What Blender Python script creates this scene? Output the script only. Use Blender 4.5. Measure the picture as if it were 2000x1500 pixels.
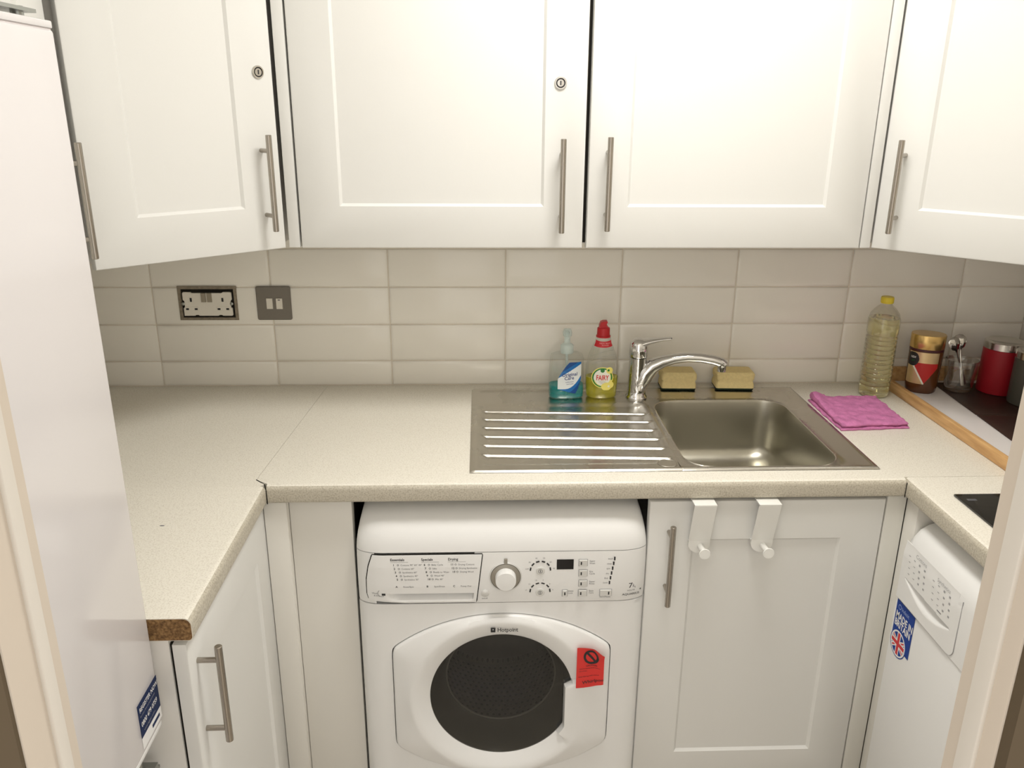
import bpy, bmesh, math, random
from mathutils import Matrix, Vector, noise

for o in list(bpy.data.objects):
    bpy.data.objects.remove(o)
S = bpy.context.scene
COL = S.collection
random.seed(7)

# ------------------------------------------------------------------ camera, world, exposure
cam_d = bpy.data.cameras.new('camera'); cam = bpy.data.objects.new('camera', cam_d); COL.objects.link(cam)
FW = Vector((0.03707956, 0.94685698, -0.31951051)); RT = Vector((0.99929793, -0.03684836, 0.00677101)); UP = Vector((0.00536226, 0.31953726, 0.94755854))
mw = Matrix((RT, UP, -FW)).transposed().to_4x4(); mw.translation = Vector((-0.0635, -2.0991, 1.6195))
cam.matrix_world = mw
cam_d.sensor_width = 36.0; cam_d.lens = 1601.6 / 2000 * 36; cam_d.clip_start = 0.02
S.camera = cam
w = bpy.data.worlds.new('hall_fill'); S.world = w; w.use_nodes = True  # even world light added as front fill through the doorway
w.node_tree.nodes['Background'].inputs[0].default_value = (0.97, 0.925, 0.86, 1)
w.node_tree.nodes['Background'].inputs[1].default_value = 1.40
S.view_settings.view_transform = 'Standard'; S.view_settings.look = 'None'
S.view_settings.exposure = 0.20; S.view_settings.gamma = 1.0; S.view_settings.use_curve_mapping = False
LAMP_STRENGTH = 30.0
LAMP_COLOUR = (1.0, 0.972, 0.92)
LAMP_AT = (0.28, -0.88, 2.40)

# ------------------------------------------------------------------ materials
MATS = {}
def mat(name, col, rough=0.5, metal=0.0, spec=0.5, coat=0.0, noise_amt=0.0, noise_scale=40.0, bump=0.0, bump_scale=200.0, emit=None,
        trans=0.0, ior=1.45, rough_var=0.0):
    m = bpy.data.materials.new(name); m.use_nodes = True
    nt = m.node_tree; p = nt.nodes['Principled BSDF']
    p.inputs['Base Color'].default_value = (*col, 1); p.inputs['Roughness'].default_value = rough
    p.inputs['Metallic'].default_value = metal; p.inputs['Specular IOR Level'].default_value = spec
    p.inputs['Coat Weight'].default_value = coat; p.inputs['IOR'].default_value = ior
    p.inputs['Transmission Weight'].default_value = trans
    if emit: p.inputs['Emission Color'].default_value = (*emit[0], 1); p.inputs['Emission Strength'].default_value = emit[1]
    if noise_amt or bump or rough_var:
        tc = nt.nodes.new('ShaderNodeTexCoord')
    if noise_amt:
        n = nt.nodes.new('ShaderNodeTexNoise'); n.inputs['Scale'].default_value = noise_scale; n.inputs['Detail'].default_value = 4
        nt.links.new(tc.outputs['Object'], n.inputs['Vector'])
        mx = nt.nodes.new('ShaderNodeMix'); mx.data_type = 'RGBA'
        mx.inputs['A'].default_value = (*[max(0, c * (1 - noise_amt)) for c in col], 1)
        mx.inputs['B'].default_value = (*[min(1, c * (1 + noise_amt)) for c in col], 1)
        nt.links.new(n.outputs['Fac'], mx.inputs['Factor']); nt.links.new(mx.outputs['Result'], p.inputs['Base Color'])
    if rough_var:
        n3 = nt.nodes.new('ShaderNodeTexNoise'); n3.inputs['Scale'].default_value = 14; nt.links.new(tc.outputs['Object'], n3.inputs['Vector'])
        mr = nt.nodes.new('ShaderNodeMapRange'); mr.inputs['To Min'].default_value = max(0, rough - rough_var); mr.inputs['To Max'].default_value = rough + rough_var
        nt.links.new(n3.outputs['Fac'], mr.inputs['Value']); nt.links.new(mr.outputs['Result'], p.inputs['Roughness'])
    if bump:
        n2 = nt.nodes.new('ShaderNodeTexNoise'); n2.inputs['Scale'].default_value = bump_scale; n2.inputs['Detail'].default_value = 3
        nt.links.new(tc.outputs['Object'], n2.inputs['Vector'])
        b = nt.nodes.new('ShaderNodeBump'); b.inputs['Strength'].default_value = bump; b.inputs['Distance'].default_value = 0.002
        nt.links.new(n2.outputs['Fac'], b.inputs['Height']); nt.links.new(b.outputs['Normal'], p.inputs['Normal'])
    MATS[name] = m
    return m

def clear_mat(name, tint, gloss=0.12, rough=0.03):
    """thin clear plastic or glass wall: tinted see-through plus a mirror coat that grows at grazing angles"""
    m = bpy.data.materials.new(name); m.use_nodes = True; nt = m.node_tree; nt.nodes.clear()
    out = nt.nodes.new('ShaderNodeOutputMaterial'); mx = nt.nodes.new('ShaderNodeMixShader')
    t = nt.nodes.new('ShaderNodeBsdfTransparent'); t.inputs[0].default_value = (*tint, 1)
    g = nt.nodes.new('ShaderNodeBsdfGlossy'); g.inputs['Roughness'].default_value = rough
    lw = nt.nodes.new('ShaderNodeLayerWeight'); lw.inputs['Blend'].default_value = 0.35
    mr = nt.nodes.new('ShaderNodeMapRange'); mr.inputs['To Min'].default_value = gloss * 0.4; mr.inputs['To Max'].default_value = min(0.9, gloss * 4)
    nt.links.new(lw.outputs['Facing'], mr.inputs['Value']); nt.links.new(mr.outputs['Result'], mx.inputs[0])
    nt.links.new(t.outputs[0], mx.inputs[1]); nt.links.new(g.outputs[0], mx.inputs[2]); nt.links.new(mx.outputs[0], out.inputs[0])
    MATS[name] = m
    return m

def ramp_mat(name, stops, scale, rough, detail=6, stretch=(1, 1, 1), bump=0.0, kind='noise', spec=0.5):
    m = bpy.data.materials.new(name); m.use_nodes = True; nt = m.node_tree; p = nt.nodes['Principled BSDF']
    p.inputs['Roughness'].default_value = rough; p.inputs['Specular IOR Level'].default_value = spec
    tc = nt.nodes.new('ShaderNodeTexCoord'); mp = nt.nodes.new('ShaderNodeMapping'); mp.inputs['Scale'].default_value = stretch
    nt.links.new(tc.outputs['Object'], mp.inputs['Vector'])
    if kind == 'noise':
        n = nt.nodes.new('ShaderNodeTexNoise'); n.inputs['Detail'].default_value = detail; fac = n.outputs['Fac']
    else:
        n = nt.nodes.new('ShaderNodeTexVoronoi'); fac = n.outputs['Distance']
    n.inputs['Scale'].default_value = scale; nt.links.new(mp.outputs[0], n.inputs['Vector'])
    r = nt.nodes.new('ShaderNodeValToRGB'); el = r.color_ramp.elements
    while len(el) < len(stops): el.new(0.5)
    for e, (pos, c) in zip(el, stops): e.position = pos; e.color = (*c, 1)
    nt.links.new(fac, r.inputs[0]); nt.links.new(r.outputs[0], p.inputs['Base Color'])
    if bump:
        b = nt.nodes.new('ShaderNodeBump'); b.inputs['Strength'].default_value = bump; b.inputs['Distance'].default_value = 0.002
        nt.links.new(fac, b.inputs['Height']); nt.links.new(b.outputs[0], p.inputs['Normal'])
    MATS[name] = m
    return m

mat('door_white', (0.75, 0.747, 0.722), 0.32, spec=0.45, bump=0.03, bump_scale=320)
mat('carcass_white', (0.80, 0.78, 0.74), 0.45)
mat('panel_white', (0.76, 0.74, 0.69), 0.40, bump=0.05, bump_scale=30)
mat('foil_white', (0.74, 0.73, 0.68), 0.25, bump=0.35, bump_scale=16)
mat('appliance_white', (0.83, 0.83, 0.82), 0.28, spec=0.5)
mat('appliance_gloss', (0.70, 0.675, 0.68), 0.13, spec=0.55)
mat('trim_line', (0.62, 0.57, 0.57), 0.4)
mat('gap_dark', (0.02, 0.018, 0.015), 0.8, spec=0.1)
mat('plaster', (0.80, 0.76, 0.69), 0.85, bump=0.06, bump_scale=60)
mat('ceiling_white', (0.84, 0.82, 0.78), 0.9)
mat('hall_shade', (0.088, 0.062, 0.034), 0.8, bump=0.05, bump_scale=40)  # dark brown paints in the shade of the unlit hall side
mat('frame_paint', (0.56, 0.49, 0.41), 0.45, bump=0.05, bump_scale=25)
mat('frame_pale', (0.62, 0.58, 0.52), 0.40)
mat('tile_white', (0.90, 0.87, 0.80), 0.12, spec=0.55, bump=0.04, bump_scale=12, noise_amt=0.02, noise_scale=6)
mat('grout', (0.82, 0.75, 0.64), 0.9, noise_amt=0.12, noise_scale=50)
ramp_mat('worktop_laminate', [(0.36, (0.68, 0.64, 0.55)), (0.48, (0.79, 0.755, 0.67)), (0.66, (0.82, 0.79, 0.70))], 380, 0.38, detail=3, bump=0.03)
ramp_mat('worktop_edge_shade', [(0.36, (0.42, 0.38, 0.30)), (0.50, (0.53, 0.49, 0.405)), (0.66, (0.59, 0.55, 0.46))], 330, 0.42, detail=3, bump=0.03)  # darkened copy of the laminate: shade on the front nose put into its colour
ramp_mat('chipboard', [(0.30, (0.09, 0.045, 0.015)), (0.5, (0.22, 0.12, 0.045)), (0.7, (0.34, 0.20, 0.08))], 260, 0.85, detail=5, bump=0.5)
ramp_mat('oak', [(0.30, (0.48, 0.26, 0.10)), (0.55, (0.66, 0.40, 0.17)), (0.75, (0.76, 0.50, 0.24))], 26, 0.42, detail=6, stretch=(3, 0.35, 3), bump=0.06)
mat('board_white', (0.80, 0.77, 0.76), 0.3)
ramp_mat('leather_brown', [(0.0, (0.018, 0.008, 0.006)), (0.6, (0.035, 0.014, 0.010))], 500, 0.42, kind='voronoi', bump=0.15)
mat('thread', (0.10, 0.05, 0.03), 0.8)
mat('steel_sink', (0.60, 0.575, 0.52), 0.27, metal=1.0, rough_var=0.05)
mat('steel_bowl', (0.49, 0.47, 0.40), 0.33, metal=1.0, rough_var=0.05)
mat('chrome', (0.72, 0.72, 0.72), 0.06, metal=1.0)
mat('brushed', (0.40, 0.365, 0.32), 0.26, metal=1.0)
mat('lid_steel', (0.62, 0.60, 0.56), 0.22, metal=1.0)
mat('zinc', (0.36, 0.37, 0.35), 0.3, metal=1.0)
mat('spoon_steel', (0.55, 0.53, 0.50), 0.10, metal=1.0)
mat('pewter_plate', (0.21, 0.19, 0.165), 0.38, metal=0.55)
mat('socket_white', (0.80, 0.76, 0.68), 0.35)
mat('rocker_grey', (0.34, 0.30, 0.24), 0.3, metal=0.5)
mat('mortar', (0.26, 0.22, 0.165), 0.95, noise_amt=0.5, noise_scale=120, bump=0.6, bump_scale=160)
mat('ink_black', (0.02, 0.02, 0.022), 0.5)
mat('ink_grey', (0.16, 0.16, 0.17), 0.6)
mat('ink_pale', (0.36, 0.36, 0.37), 0.6)
mat('display_black', (0.004, 0.004, 0.005), 0.12)
mat('dial_ring', (0.33, 0.31, 0.27), 0.3, metal=0.6)
mat('silver_paint', (0.70, 0.70, 0.68), 0.35, metal=0.25)
clear_mat('door_glass', (0.27, 0.267, 0.245), gloss=0.07, rough=0.02)
mat('gasket', (0.05, 0.05, 0.047), 0.55)
mat('bowl_inner', (0.20, 0.20, 0.18), 0.18, spec=0.6)
def drum_mat():
    m = mat('drum_steel', (0.34, 0.33, 0.30), 0.3, metal=0.85); nt = m.node_tree; p = nt.nodes['Principled BSDF']
    def N(op, a, b=None):
        n = nt.nodes.new('ShaderNodeMath'); n.operation = op
        for k, v in enumerate((a, b)):
            if v is None: continue
            if isinstance(v, (int, float)): n.inputs[k].default_value = v
            else: nt.links.new(v, n.inputs[k])
        return n.outputs[0]
    tc = nt.nodes.new('ShaderNodeTexCoord'); sp = nt.nodes.new('ShaderNodeSeparateXYZ'); nt.links.new(tc.outputs['Object'], sp.inputs[0])
    ang = N('ARCTAN2', N('SUBTRACT', sp.outputs[2], 0.4125), N('SUBTRACT', sp.outputs[0], -0.0235))
    row = N('MULTIPLY', sp.outputs[1], 62.0)
    a = N('FRACT', N('ADD', N('MULTIPLY', ang, 96 / (2 * math.pi)), N('MULTIPLY', N('FLOOR', row), 0.5))); b = N('FRACT', row)
    d = N('ADD', N('POWER', N('SUBTRACT', a, 0.5), 2.0), N('POWER', N('SUBTRACT', b, 0.5), 2.0))
    k = N('GREATER_THAN', d, 0.055)
    mx = nt.nodes.new('ShaderNodeMix'); mx.data_type = 'RGBA'; mx.inputs['A'].default_value = (0.008, 0.008, 0.008, 1); mx.inputs['B'].default_value = (0.34, 0.33, 0.30, 1)
    nt.links.new(k, mx.inputs['Factor']); nt.links.new(mx.outputs['Result'], p.inputs['Base Color'])
drum_mat()
mat('drum_plain', (0.30, 0.29, 0.26), 0.3, metal=0.9)
mat('tag_red', (0.70, 0.035, 0.03), 0.45)
mat('sticker_blue', (0.008, 0.045, 0.28), 0.5, spec=0.25)
mat('sticker_navy', (0.008, 0.020, 0.075), 0.55, spec=0.2)
mat('print_white', (0.82, 0.82, 0.82), 0.4)
mat('print_red', (0.62, 0.02, 0.03), 0.4)
mat('print_lightblue', (0.35, 0.45, 0.75), 0.4)
mat('pink_cloth', (0.60, 0.21, 0.42), 0.95, spec=0.1, noise_amt=0.38, noise_scale=48, bump=0.9, bump_scale=420)
mat('sponge_yellow', (0.86, 0.71, 0.36), 0.95, spec=0.1, noise_amt=0.12, noise_scale=160, bump=0.8, bump_scale=300)
mat('scourer_green', (0.03, 0.045, 0.03), 0.95, spec=0.1, bump=0.8, bump_scale=400)
clear_mat('bottle_clear', (0.975, 0.98, 0.975), gloss=0.09)
mat('pump_clear', (0.74, 0.88, 0.86), 0.25)
MATS['pump_clear'].node_tree.nodes['Principled BSDF'].inputs['Alpha'].default_value = 0.5
clear_mat('oil_clear', (0.95, 0.95, 0.92), gloss=0.14, rough=0.02)
mat('oil_liquid', (0.97, 0.93, 0.62), 0.02, trans=1.0, ior=1.33)
mat('soap_teal', (0.02, 0.55, 0.58), 0.03, trans=0.72, ior=1.33)
mat('soap_yellow', (0.80, 0.74, 0.03), 0.03, trans=0.70, ior=1.33)
mat('cap_red', (0.50, 0.012, 0.018), 0.35)
mat('cap_yellow', (0.78, 0.62, 0.05), 0.4)
mat('label_blue', (0.01, 0.16, 0.48), 0.3)
mat('label_deep', (0.006, 0.07, 0.28), 0.3)
mat('label_white', (0.80, 0.84, 0.85), 0.35)
mat('label_cream', (0.86, 0.86, 0.76), 0.35)
mat('label_green', (0.02, 0.20, 0.035), 0.35)
mat('label_yellow', (0.88, 0.78, 0.20), 0.35)
mat('label_pink', (0.80, 0.30, 0.30), 0.4)
mat('navy_ink', (0.03, 0.05, 0.22), 0.4)
mat('gold', (0.62, 0.42, 0.16), 0.24, metal=0.9)
mat('gold_label', (0.66, 0.50, 0.28), 0.30, metal=0.6)
mat('maroon_band', (0.07, 0.015, 0.02), 0.4)
mat('coffee_glass', (0.10, 0.035, 0.012), 0.08, spec=0.6)
mat('label_red', (0.52, 0.02, 0.018), 0.4)
mat('cream_mug', (0.72, 0.50, 0.30), 0.4)
clear_mat('glass', (0.95, 0.95, 0.94), gloss=0.26, rough=0.01)
mat('can_red', (0.36, 0.010, 0.020), 0.42, bump=0.06, bump_scale=500)
mat('can_grey', (0.09, 0.085, 0.07), 0.4)
mat('hob_glass', (0.006, 0.006, 0.006), 0.06, spec=0.5)
mat('hob_print', (0.10, 0.10, 0.11), 0.3)
mat('hook_white', (0.85, 0.85, 0.82), 0.3)
mat('floor_vinyl', (0.55, 0.50, 0.43), 0.5, noise_amt=0.15, noise_scale=8)
mat('lamp_base', (0.8, 0.8, 0.78), 0.4)
mat('lamp_glow', (0.9, 0.9, 0.9), 0.5, emit=(LAMP_COLOUR, LAMP_STRENGTH))

# ------------------------------------------------------------------ mesh helpers
def rect_ring(x0, x1, z0, z1, y):
    return [(x0, y, z0), (x1, y, z0), (x1, y, z1), (x0, y, z1)]

def rrect(x0, x1, z0, z1, y, r, n=6):
    """rounded rectangle facing -y"""
    pts = []
    for cx, cz, a0 in ((x1 - r, z0 + r, -90), (x1 - r, z1 - r, 0), (x0 + r, z1 - r, 90), (x0 + r, z0 + r, 180)):
        for i in range(n + 1):
            a = math.radians(a0 + 90 * i / n); pts.append((cx + r * math.cos(a), y, cz + r * math.sin(a)))
    return pts

def flat(ring):
    """turn a ring facing -y into one lying in the horizontal plane: (x, y, z) -> (x, z, y)"""
    return [(a, c, b) for a, b, c in ring]

class MB:
    def __init__(s): s.v = []; s.f = []; s.m = []
    def face(s, idx, mi=0): s.f.append(tuple(idx)); s.m.append(mi)
    def box(s, x0, x1, y0, y1, z0, z1, mi=0):
        b = len(s.v)
        s.v += [(x0, y0, z0), (x1, y0, z0), (x1, y1, z0), (x0, y1, z0), (x0, y0, z1), (x1, y0, z1), (x1, y1, z1), (x0, y1, z1)]
        for q in ((0, 3, 2, 1), (4, 5, 6, 7), (0, 1, 5, 4), (1, 2, 6, 5), (2, 3, 7, 6), (3, 0, 4, 7)): s.face([b + i for i in q], mi)
        return s
    def loft(s, rings, cap0=True, cap1=True, mi=0, closed=True, mis=None):
        n = len(rings[0]); b = len(s.v)
        for r in rings: s.v += [tuple(p) for p in r]
        for k in range(len(rings) - 1):
            for i in range(n if closed else n - 1):
                j = (i + 1) % n
                s.face((b + k * n + i, b + k * n + j, b + (k + 1) * n + j, b + (k + 1) * n + i), mis[k] if mis else mi)
        if cap0: s.face([b + i for i in range(n)][::-1], mis[0] if mis else mi)
        if cap1: s.face([b + (len(rings) - 1) * n + i for i in range(n)], mis[-1] if mis else mi)
        return s
    def lathe(s, prof, c=(0, 0, 0), n=32, axis='z', mi=0, cap0=True, cap1=True, mis=None, sx=1.0, sy=1.0, pw=2.0):
        rings = []
        for r, h in prof:
            ring = []
            for i in range(n):
                a = 2 * math.pi * i / n; ca, sa = math.cos(a), math.sin(a)
                if pw != 2.0:
                    ca = math.copysign(abs(ca) ** (2 / pw), ca); sa = math.copysign(abs(sa) ** (2 / pw), sa)
                x, y = r * sx * ca, r * sy * sa
                if axis == 'z': ring.append((c[0] + x, c[1] + y, c[2] + h))
                elif axis == 'y': ring.append((c[0] + x, c[1] - h, c[2] + y))
                else: ring.append((c[0] + h, c[1] + x, c[2] + y))
            rings.append(ring)
        return s.loft(rings, cap0, cap1, mi, mis=mis)
    def tube(s, path, rad, n=12, caps=True, mi=0, flat_k=1.0):
        P = [Vector(p) for p in path]; R = rad if isinstance(rad, (list, tuple)) else [rad] * len(P)
        rings = []; ref = None
        for i, p in enumerate(P):
            t = (P[min(i + 1, len(P) - 1)] - P[max(i - 1, 0)]).normalized()
            if ref is None:
                ref = Vector((0, 1, 0)) if abs(t.y) < 0.8 else Vector((0, 0, 1))
            a = (ref - t * ref.dot(t)).normalized(); b = t.cross(a); ref = a
            rings.append([tuple(p + a * (R[i] * math.cos(2 * math.pi * k / n)) + b * (R[i] * flat_k * math.sin(2 * math.pi * k / n))) for k in range(n)])
        return s.loft(rings, caps, caps, mi)
    def grid(s, fn, nu, nv, mi=0, keep=None):
        b = len(s.v)
        for j in range(nv + 1):
            for i in range(nu + 1): s.v.append(tuple(fn(i / nu, j / nv)))
        for j in range(nv):
            for i in range(nu):
                k = mi if keep is None else keep((i + 0.5) / nu, (j + 0.5) / nv)
                if k is None: continue
                q = b + j * (nu + 1) + i
                s.face((q, q + 1, q + nu + 2, q + nu + 1), k)
        return s
    def text(s, body, size, fn, align='LEFT', mi=0, bold=0.0):
        cu = bpy.data.curves.new('print', 'FONT'); cu.body = body; cu.size = size; cu.align_x = align; cu.resolution_u = 2; cu.offset = bold * size
        ob = bpy.data.objects.new('print', cu); COL.objects.link(ob)
        me = bpy.data.meshes.new_from_object(ob.evaluated_get(bpy.context.evaluated_depsgraph_get()))
        b = len(s.v)
        s.v += [tuple(fn(v.co.x, v.co.y)) for v in me.vertices]
        for p in me.polygons: s.face([b + i for i in p.vertices], mi)
        bpy.data.objects.remove(ob); bpy.data.curves.remove(cu); bpy.data.meshes.remove(me)
        return s
    def move(s, fn): s.v = [tuple(fn(*p)) for p in s.v]; return s
    def build(s, name, mats, parent=None, loc=(0, 0, 0), rz=0.0, smooth=32, bevel=None, fix=True):
        me = bpy.data.meshes.new(name); me.from_pydata(s.v, [], s.f)
        mats = mats if isinstance(mats, (list, tuple)) else [mats]
        for m in mats: me.materials.append(MATS[m])
        me.polygons.foreach_set('material_index', s.m)
        if fix or bevel:
            bm = bmesh.new(); bm.from_mesh(me)
            if fix: bmesh.ops.recalc_face_normals(bm, faces=bm.faces)
            if bevel: bmesh.ops.bevel(bm, geom=list(bm.edges), offset=bevel[0], segments=bevel[1], profile=0.5, affect='EDGES')
            bm.to_mesh(me); bm.free()
        if smooth:
            me.polygons.foreach_set('use_smooth', [True] * len(me.polygons)); me.set_sharp_from_angle(angle=math.radians(smooth))
        me.update()
        o = bpy.data.objects.new(name, me); COL.objects.link(o); o.parent = parent; o.location = loc; o.rotation_euler = (0, 0, rz)
        return o

def tag(o, label, cat, group=None, kind=None):
    o['label'] = label
    if cat: o['category'] = cat
    if group: o['group'] = group
    if kind: o['kind'] = kind
    return o

def thing(name, label, cat, loc=(0, 0, 0), rz=0.0, group=None):
    o = bpy.data.objects.new(name, None); o.empty_display_size = 0.05; COL.objects.link(o)
    o.location = loc; o.rotation_euler = (0, 0, rz)
    return tag(o, label, cat, group)

def structure(o, label=None):
    o['kind'] = 'structure'
    if label: o['label'] = label
    return o

def share(src, name, parent, loc):
    o = bpy.data.objects.new(name, src.data); COL.objects.link(o); o.parent = parent; o.location = loc
    return o

WT = 0.910                                     # worktop surface height
XL, XR, YF = -1.092, 1.398, -1.634             # side walls and the inner face of the door wall

# ------------------------------------------------------------------ the room
structure(MB().box(-2.2, 2.4, -3.6, 0.1, -0.06, 0.0).build('floor', 'floor_vinyl'), 'plain brown vinyl floor')
structure(MB().box(XL - 0.1, XR + 0.1, YF - 0.055, 0.1, 2.42, 2.50).build('ceiling', 'ceiling_white'), 'white painted ceiling')
wall_back = structure(MB().box(XL - 0.1, XR + 0.1, 0.0, 0.1, 0.0, 2.42).build('wall_back', 'grout'), 'back wall with cream glazed tiles above the worktop')
structure(MB().box(XL - 0.1, XL, YF, 0.0, 0.0, 2.42).build('wall_left', 'plaster'), 'plain pale side wall behind the fridge')
structure(MB().box(XR, XR + 0.1, YF, 0.0, 0.0, 2.42).build('wall_right', 'plaster'), 'plain pale side wall beside the hob')
DL, DR = -0.343, 0.266                         # clear door opening
mb = MB().box(-2.2, DL - 0.03, YF - 0.052, YF, 0.0, 2.42).box(DR + 0.03, 2.4, YF - 0.052, YF, 0.0, 2.42).box(DL - 0.03, DR + 0.03, YF - 0.052, YF, 2.03, 2.42)
structure(mb.build('wall_front', 'plaster'), 'partition wall with the doorway the view looks through')
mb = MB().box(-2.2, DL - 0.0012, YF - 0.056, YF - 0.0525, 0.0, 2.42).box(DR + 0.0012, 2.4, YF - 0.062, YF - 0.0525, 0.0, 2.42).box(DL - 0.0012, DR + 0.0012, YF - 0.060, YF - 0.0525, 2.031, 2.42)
structure(mb.build('wall_hall', 'hall_shade'), 'hall side of the partition round the doorway, shade put into its colour')
dr = bpy.data.objects.new('door_1', None); COL.objects.link(dr); structure(dr, 'painted doorway lining with narrow stop beads')
for sx, x, ya, ba, bb in ((1, DL, YF + 0.003, YF - 0.011, YF - 0.023), (-1, DR, YF - 0.004, YF - 0.020, YF - 0.037)):
    MB().box(min(x, x - sx * 0.0295), max(x, x - sx * 0.0295), YF - 0.0522, ya, 0.0, 2.0).build('jamb', 'frame_paint', dr, bevel=(0.0012, 2))
    MB().box(min(x - sx * .001, x + sx * 0.003), max(x - sx * .001, x + sx * 0.003), bb, ba, 0.0, 1.997).build('stop_bead', 'frame_pale', dr, bevel=(0.001, 2))
MB().box(DL - 0.0295, DR + 0.0295, YF - 0.0522, YF + 0.004, 2.0005, 2.0295).build('head', 'frame_paint', dr, bevel=(0.0015, 2))

# tiles: one shared bevelled tile, cut ones for the edges
TP, TH = 0.302, 0.0993
TZ = [WT + 0.0691 + i * TH for i in range(-1, 5)]
def tile_mesh(w_, h_):
    g, c, d = 0.0012, 0.008, 0.0046
    mb = MB().loft([rect_ring(g, w_ - g, g, h_ - g, 0.001), rect_ring(g, w_ - g, g, h_ - g, -d + 0.0034), rect_ring(g + .002, w_ - g - .002, g + .002, h_ - g - .002, -d + 0.0018), rect_ring(g + c, w_ - g - c, g + c, h_ - g - c, -d)], cap0=False)
    return mb
full = None
for r in range(5):
    z0, z1 = TZ[r], TZ[r + 1]
    if r == 0: z0 = WT + 0.0015
    for i in range(-4, 5):
        x0, x1 = i * TP, (i + 1) * TP
        x0, x1 = max(x0, XL), min(x1, XR)
        if x1 - x0 < 0.02: continue
        if r > 0 and abs(x1 - x0 - TP) < 1e-6:
            if full is None: full = tile_mesh(TP, TH).build('tile', 'tile_white', wall_back, (x0, 0, z0), smooth=60)
            else: share(full, 'tile', wall_back, (x0, 0, z0))
        else:
            tile_mesh(x1 - x0, z1 - z0).build('tile', 'tile_white', wall_back, (x0, 0, z0), smooth=60)

# ceiling lamp
t = thing('ceiling_lamp', 'round flush white lamp on the ceiling above the sink area', 'lamp', LAMP_AT)
MB().lathe([(0.235, 0.02), (0.235, 0.0), (0.222, -0.012)], n=48).build('lamp_base', 'lamp_base', t)
MB().lathe([(0.220, -0.0125), (0.212, -0.035), (0.15, -0.05), (0.001, -0.056)], n=48, cap0=True).build('diffuser', 'lamp_glow', t)

# ------------------------------------------------------------------ cabinet helpers
def door_mesh(w_, h_, t=0.020, fl=0.085, fr=0.085, fb=0.088, ft=0.088, step=0.0055):
    """moulded door with a recessed middle field, front at y = -t"""
    R = [rect_ring(0, w_, 0, h_, 0), rect_ring(0, w_, 0, h_, -t + 0.004), rect_ring(.0012, w_ - .0012, .0012, h_ - .0012, -t + 0.0012), rect_ring(.004, w_ - .004, .004, h_ - .004, -t),
         rect_ring(fl, w_ - fr, fb, h_ - ft, -t), rect_ring(fl + .0012, w_ - fr - .0012, fb + .0012, h_ - ft - .0012, -t + .0012),
         rect_ring(fl + .0055, w_ - fr - .0055, fb + .0055, h_ - ft - .0055, -t + step)]
    return MB().loft(R)

def bar_handle(parent, x, z0, z1, y):
    """straight bar pull with two posts; y is the door face"""
    mb = MB(); r = 0.006
    mb.lathe([(r - .001, 0), (r, .001), (r, z1 - z0 - .001), (r - .001, z1 - z0)], (x, y - 0.034, z0), n=16)
    for zz in ((z0 + z1) / 2 - 0.064, (z0 + z1) / 2 + 0.064):
        mb.lathe([(0.0045, 0.0), (0.0045, 0.031)], (x, y, zz), n=12, axis='y')
    return mb.build('handle', 'brushed', parent)

def cam_lock(parent, x, z, y):
    mb = MB().lathe([(0.0125, 0.0), (0.0125, 0.002), (0.0115, 0.0035), (0.0095, 0.0035), (0.009, 0.0012), (0.0075, 0.0012), (0.007, 0.003), (0.0005, 0.0032)], (x, y, z), n=28, axis='y', mis=[0, 0, 0, 0, 1, 0, 0])
    mb.box(x - 0.0012, x + 0.0012, y - 0.0036, y - 0.003, z - 0.0042, z + 0.0042, 1)
    return mb.build('lock', ['lid_steel', 'ink_black'], parent)

# ------------------------------------------------------------------ wall cabinets
UB, UT = 1.333, 2.06
def upper_door(parent, x, w_, y, handle_x, lock=None, z=UB, hz=(0.038, 0.228)):
    d = door_mesh(w_, UT - z).build('door', 'door_white', parent, (x, y, z))
    if handle_x is not None: bar_handle(d, handle_x, hz[0], hz[1], -0.020)
    if lock: cam_lock(d, lock[0], lock[1], -0.020)
    return d
t = thing('wall_cabinet', 'white double-door wall cabinet over the sink', 'cabinet', (0, 0, 0))
MB().box(-0.445, 0.765, -0.316, -0.0085, UB + 0.008, UT).build('body', 'carcass_white', t)
MB().box(0.1535, 0.1635, -0.3185, -0.3162, UB + 0.01, UT - 0.002).build('shadow_gap', 'gap_dark', t)
upper_door(t, -0.4435, 0.598, -0.3195, 0.549, (0.543, 0.334), hz=(0.037, 0.227))
upper_door(t, 0.1625, 0.598, -0.3195, 0.039, None, hz=(0.041, 0.231))
MB().box(-0.4705, -0.4475, -0.336, -0.30, UB + 0.001, UT).build('corner_filler', 'door_white', t, bevel=(0.001, 2))
MB().box(0.7635, 0.7855, -0.336, -0.30, UB + 0.001, UT).build('corner_filler', 'door_white', t, bevel=(0.001, 2))

# diagonal corner cabinets
aL = math.atan2(0.262, 0.290)
t = thing('corner_wall_cabinet', 'angled white corner wall cabinet above the wall sockets', 'cabinet', (-0.764, -0.5977, 0), aL)
Ri = Matrix.Rotation(-aL, 3, 'Z')
def corner_body(pts_world, org, rot):
    out = []
    for x, y in pts_world:
        v = rot @ Vector((x - org[0], y - org[1], 0)); out.append((v.x, v.y))
    return MB().loft([[(x, y, UB + 0.008) for x, y in out], [(x, y, UT) for x, y in out]])
corner_body([(-0.749, -0.566), (-0.487, -0.329), (-0.478, -0.009), (-1.09, -0.009), (-1.09, -0.566)], (-0.764, -0.5977), Ri).build('body', 'carcass_white', t, smooth=None)
upper_door(t, 0.003, 0.3845, 0.0195, 0.3455, (0.3525, 0.349), hz=(0.042, 0.232))
aR = math.radians(-45.2)
t = thing('corner_wall_cabinet', 'angled white corner wall cabinet above the coffee jar and canisters', 'cabinet', (0.7885, -0.3305, 0), aR)
Ri = Matrix.Rotation(-aR, 3, 'Z')
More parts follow.
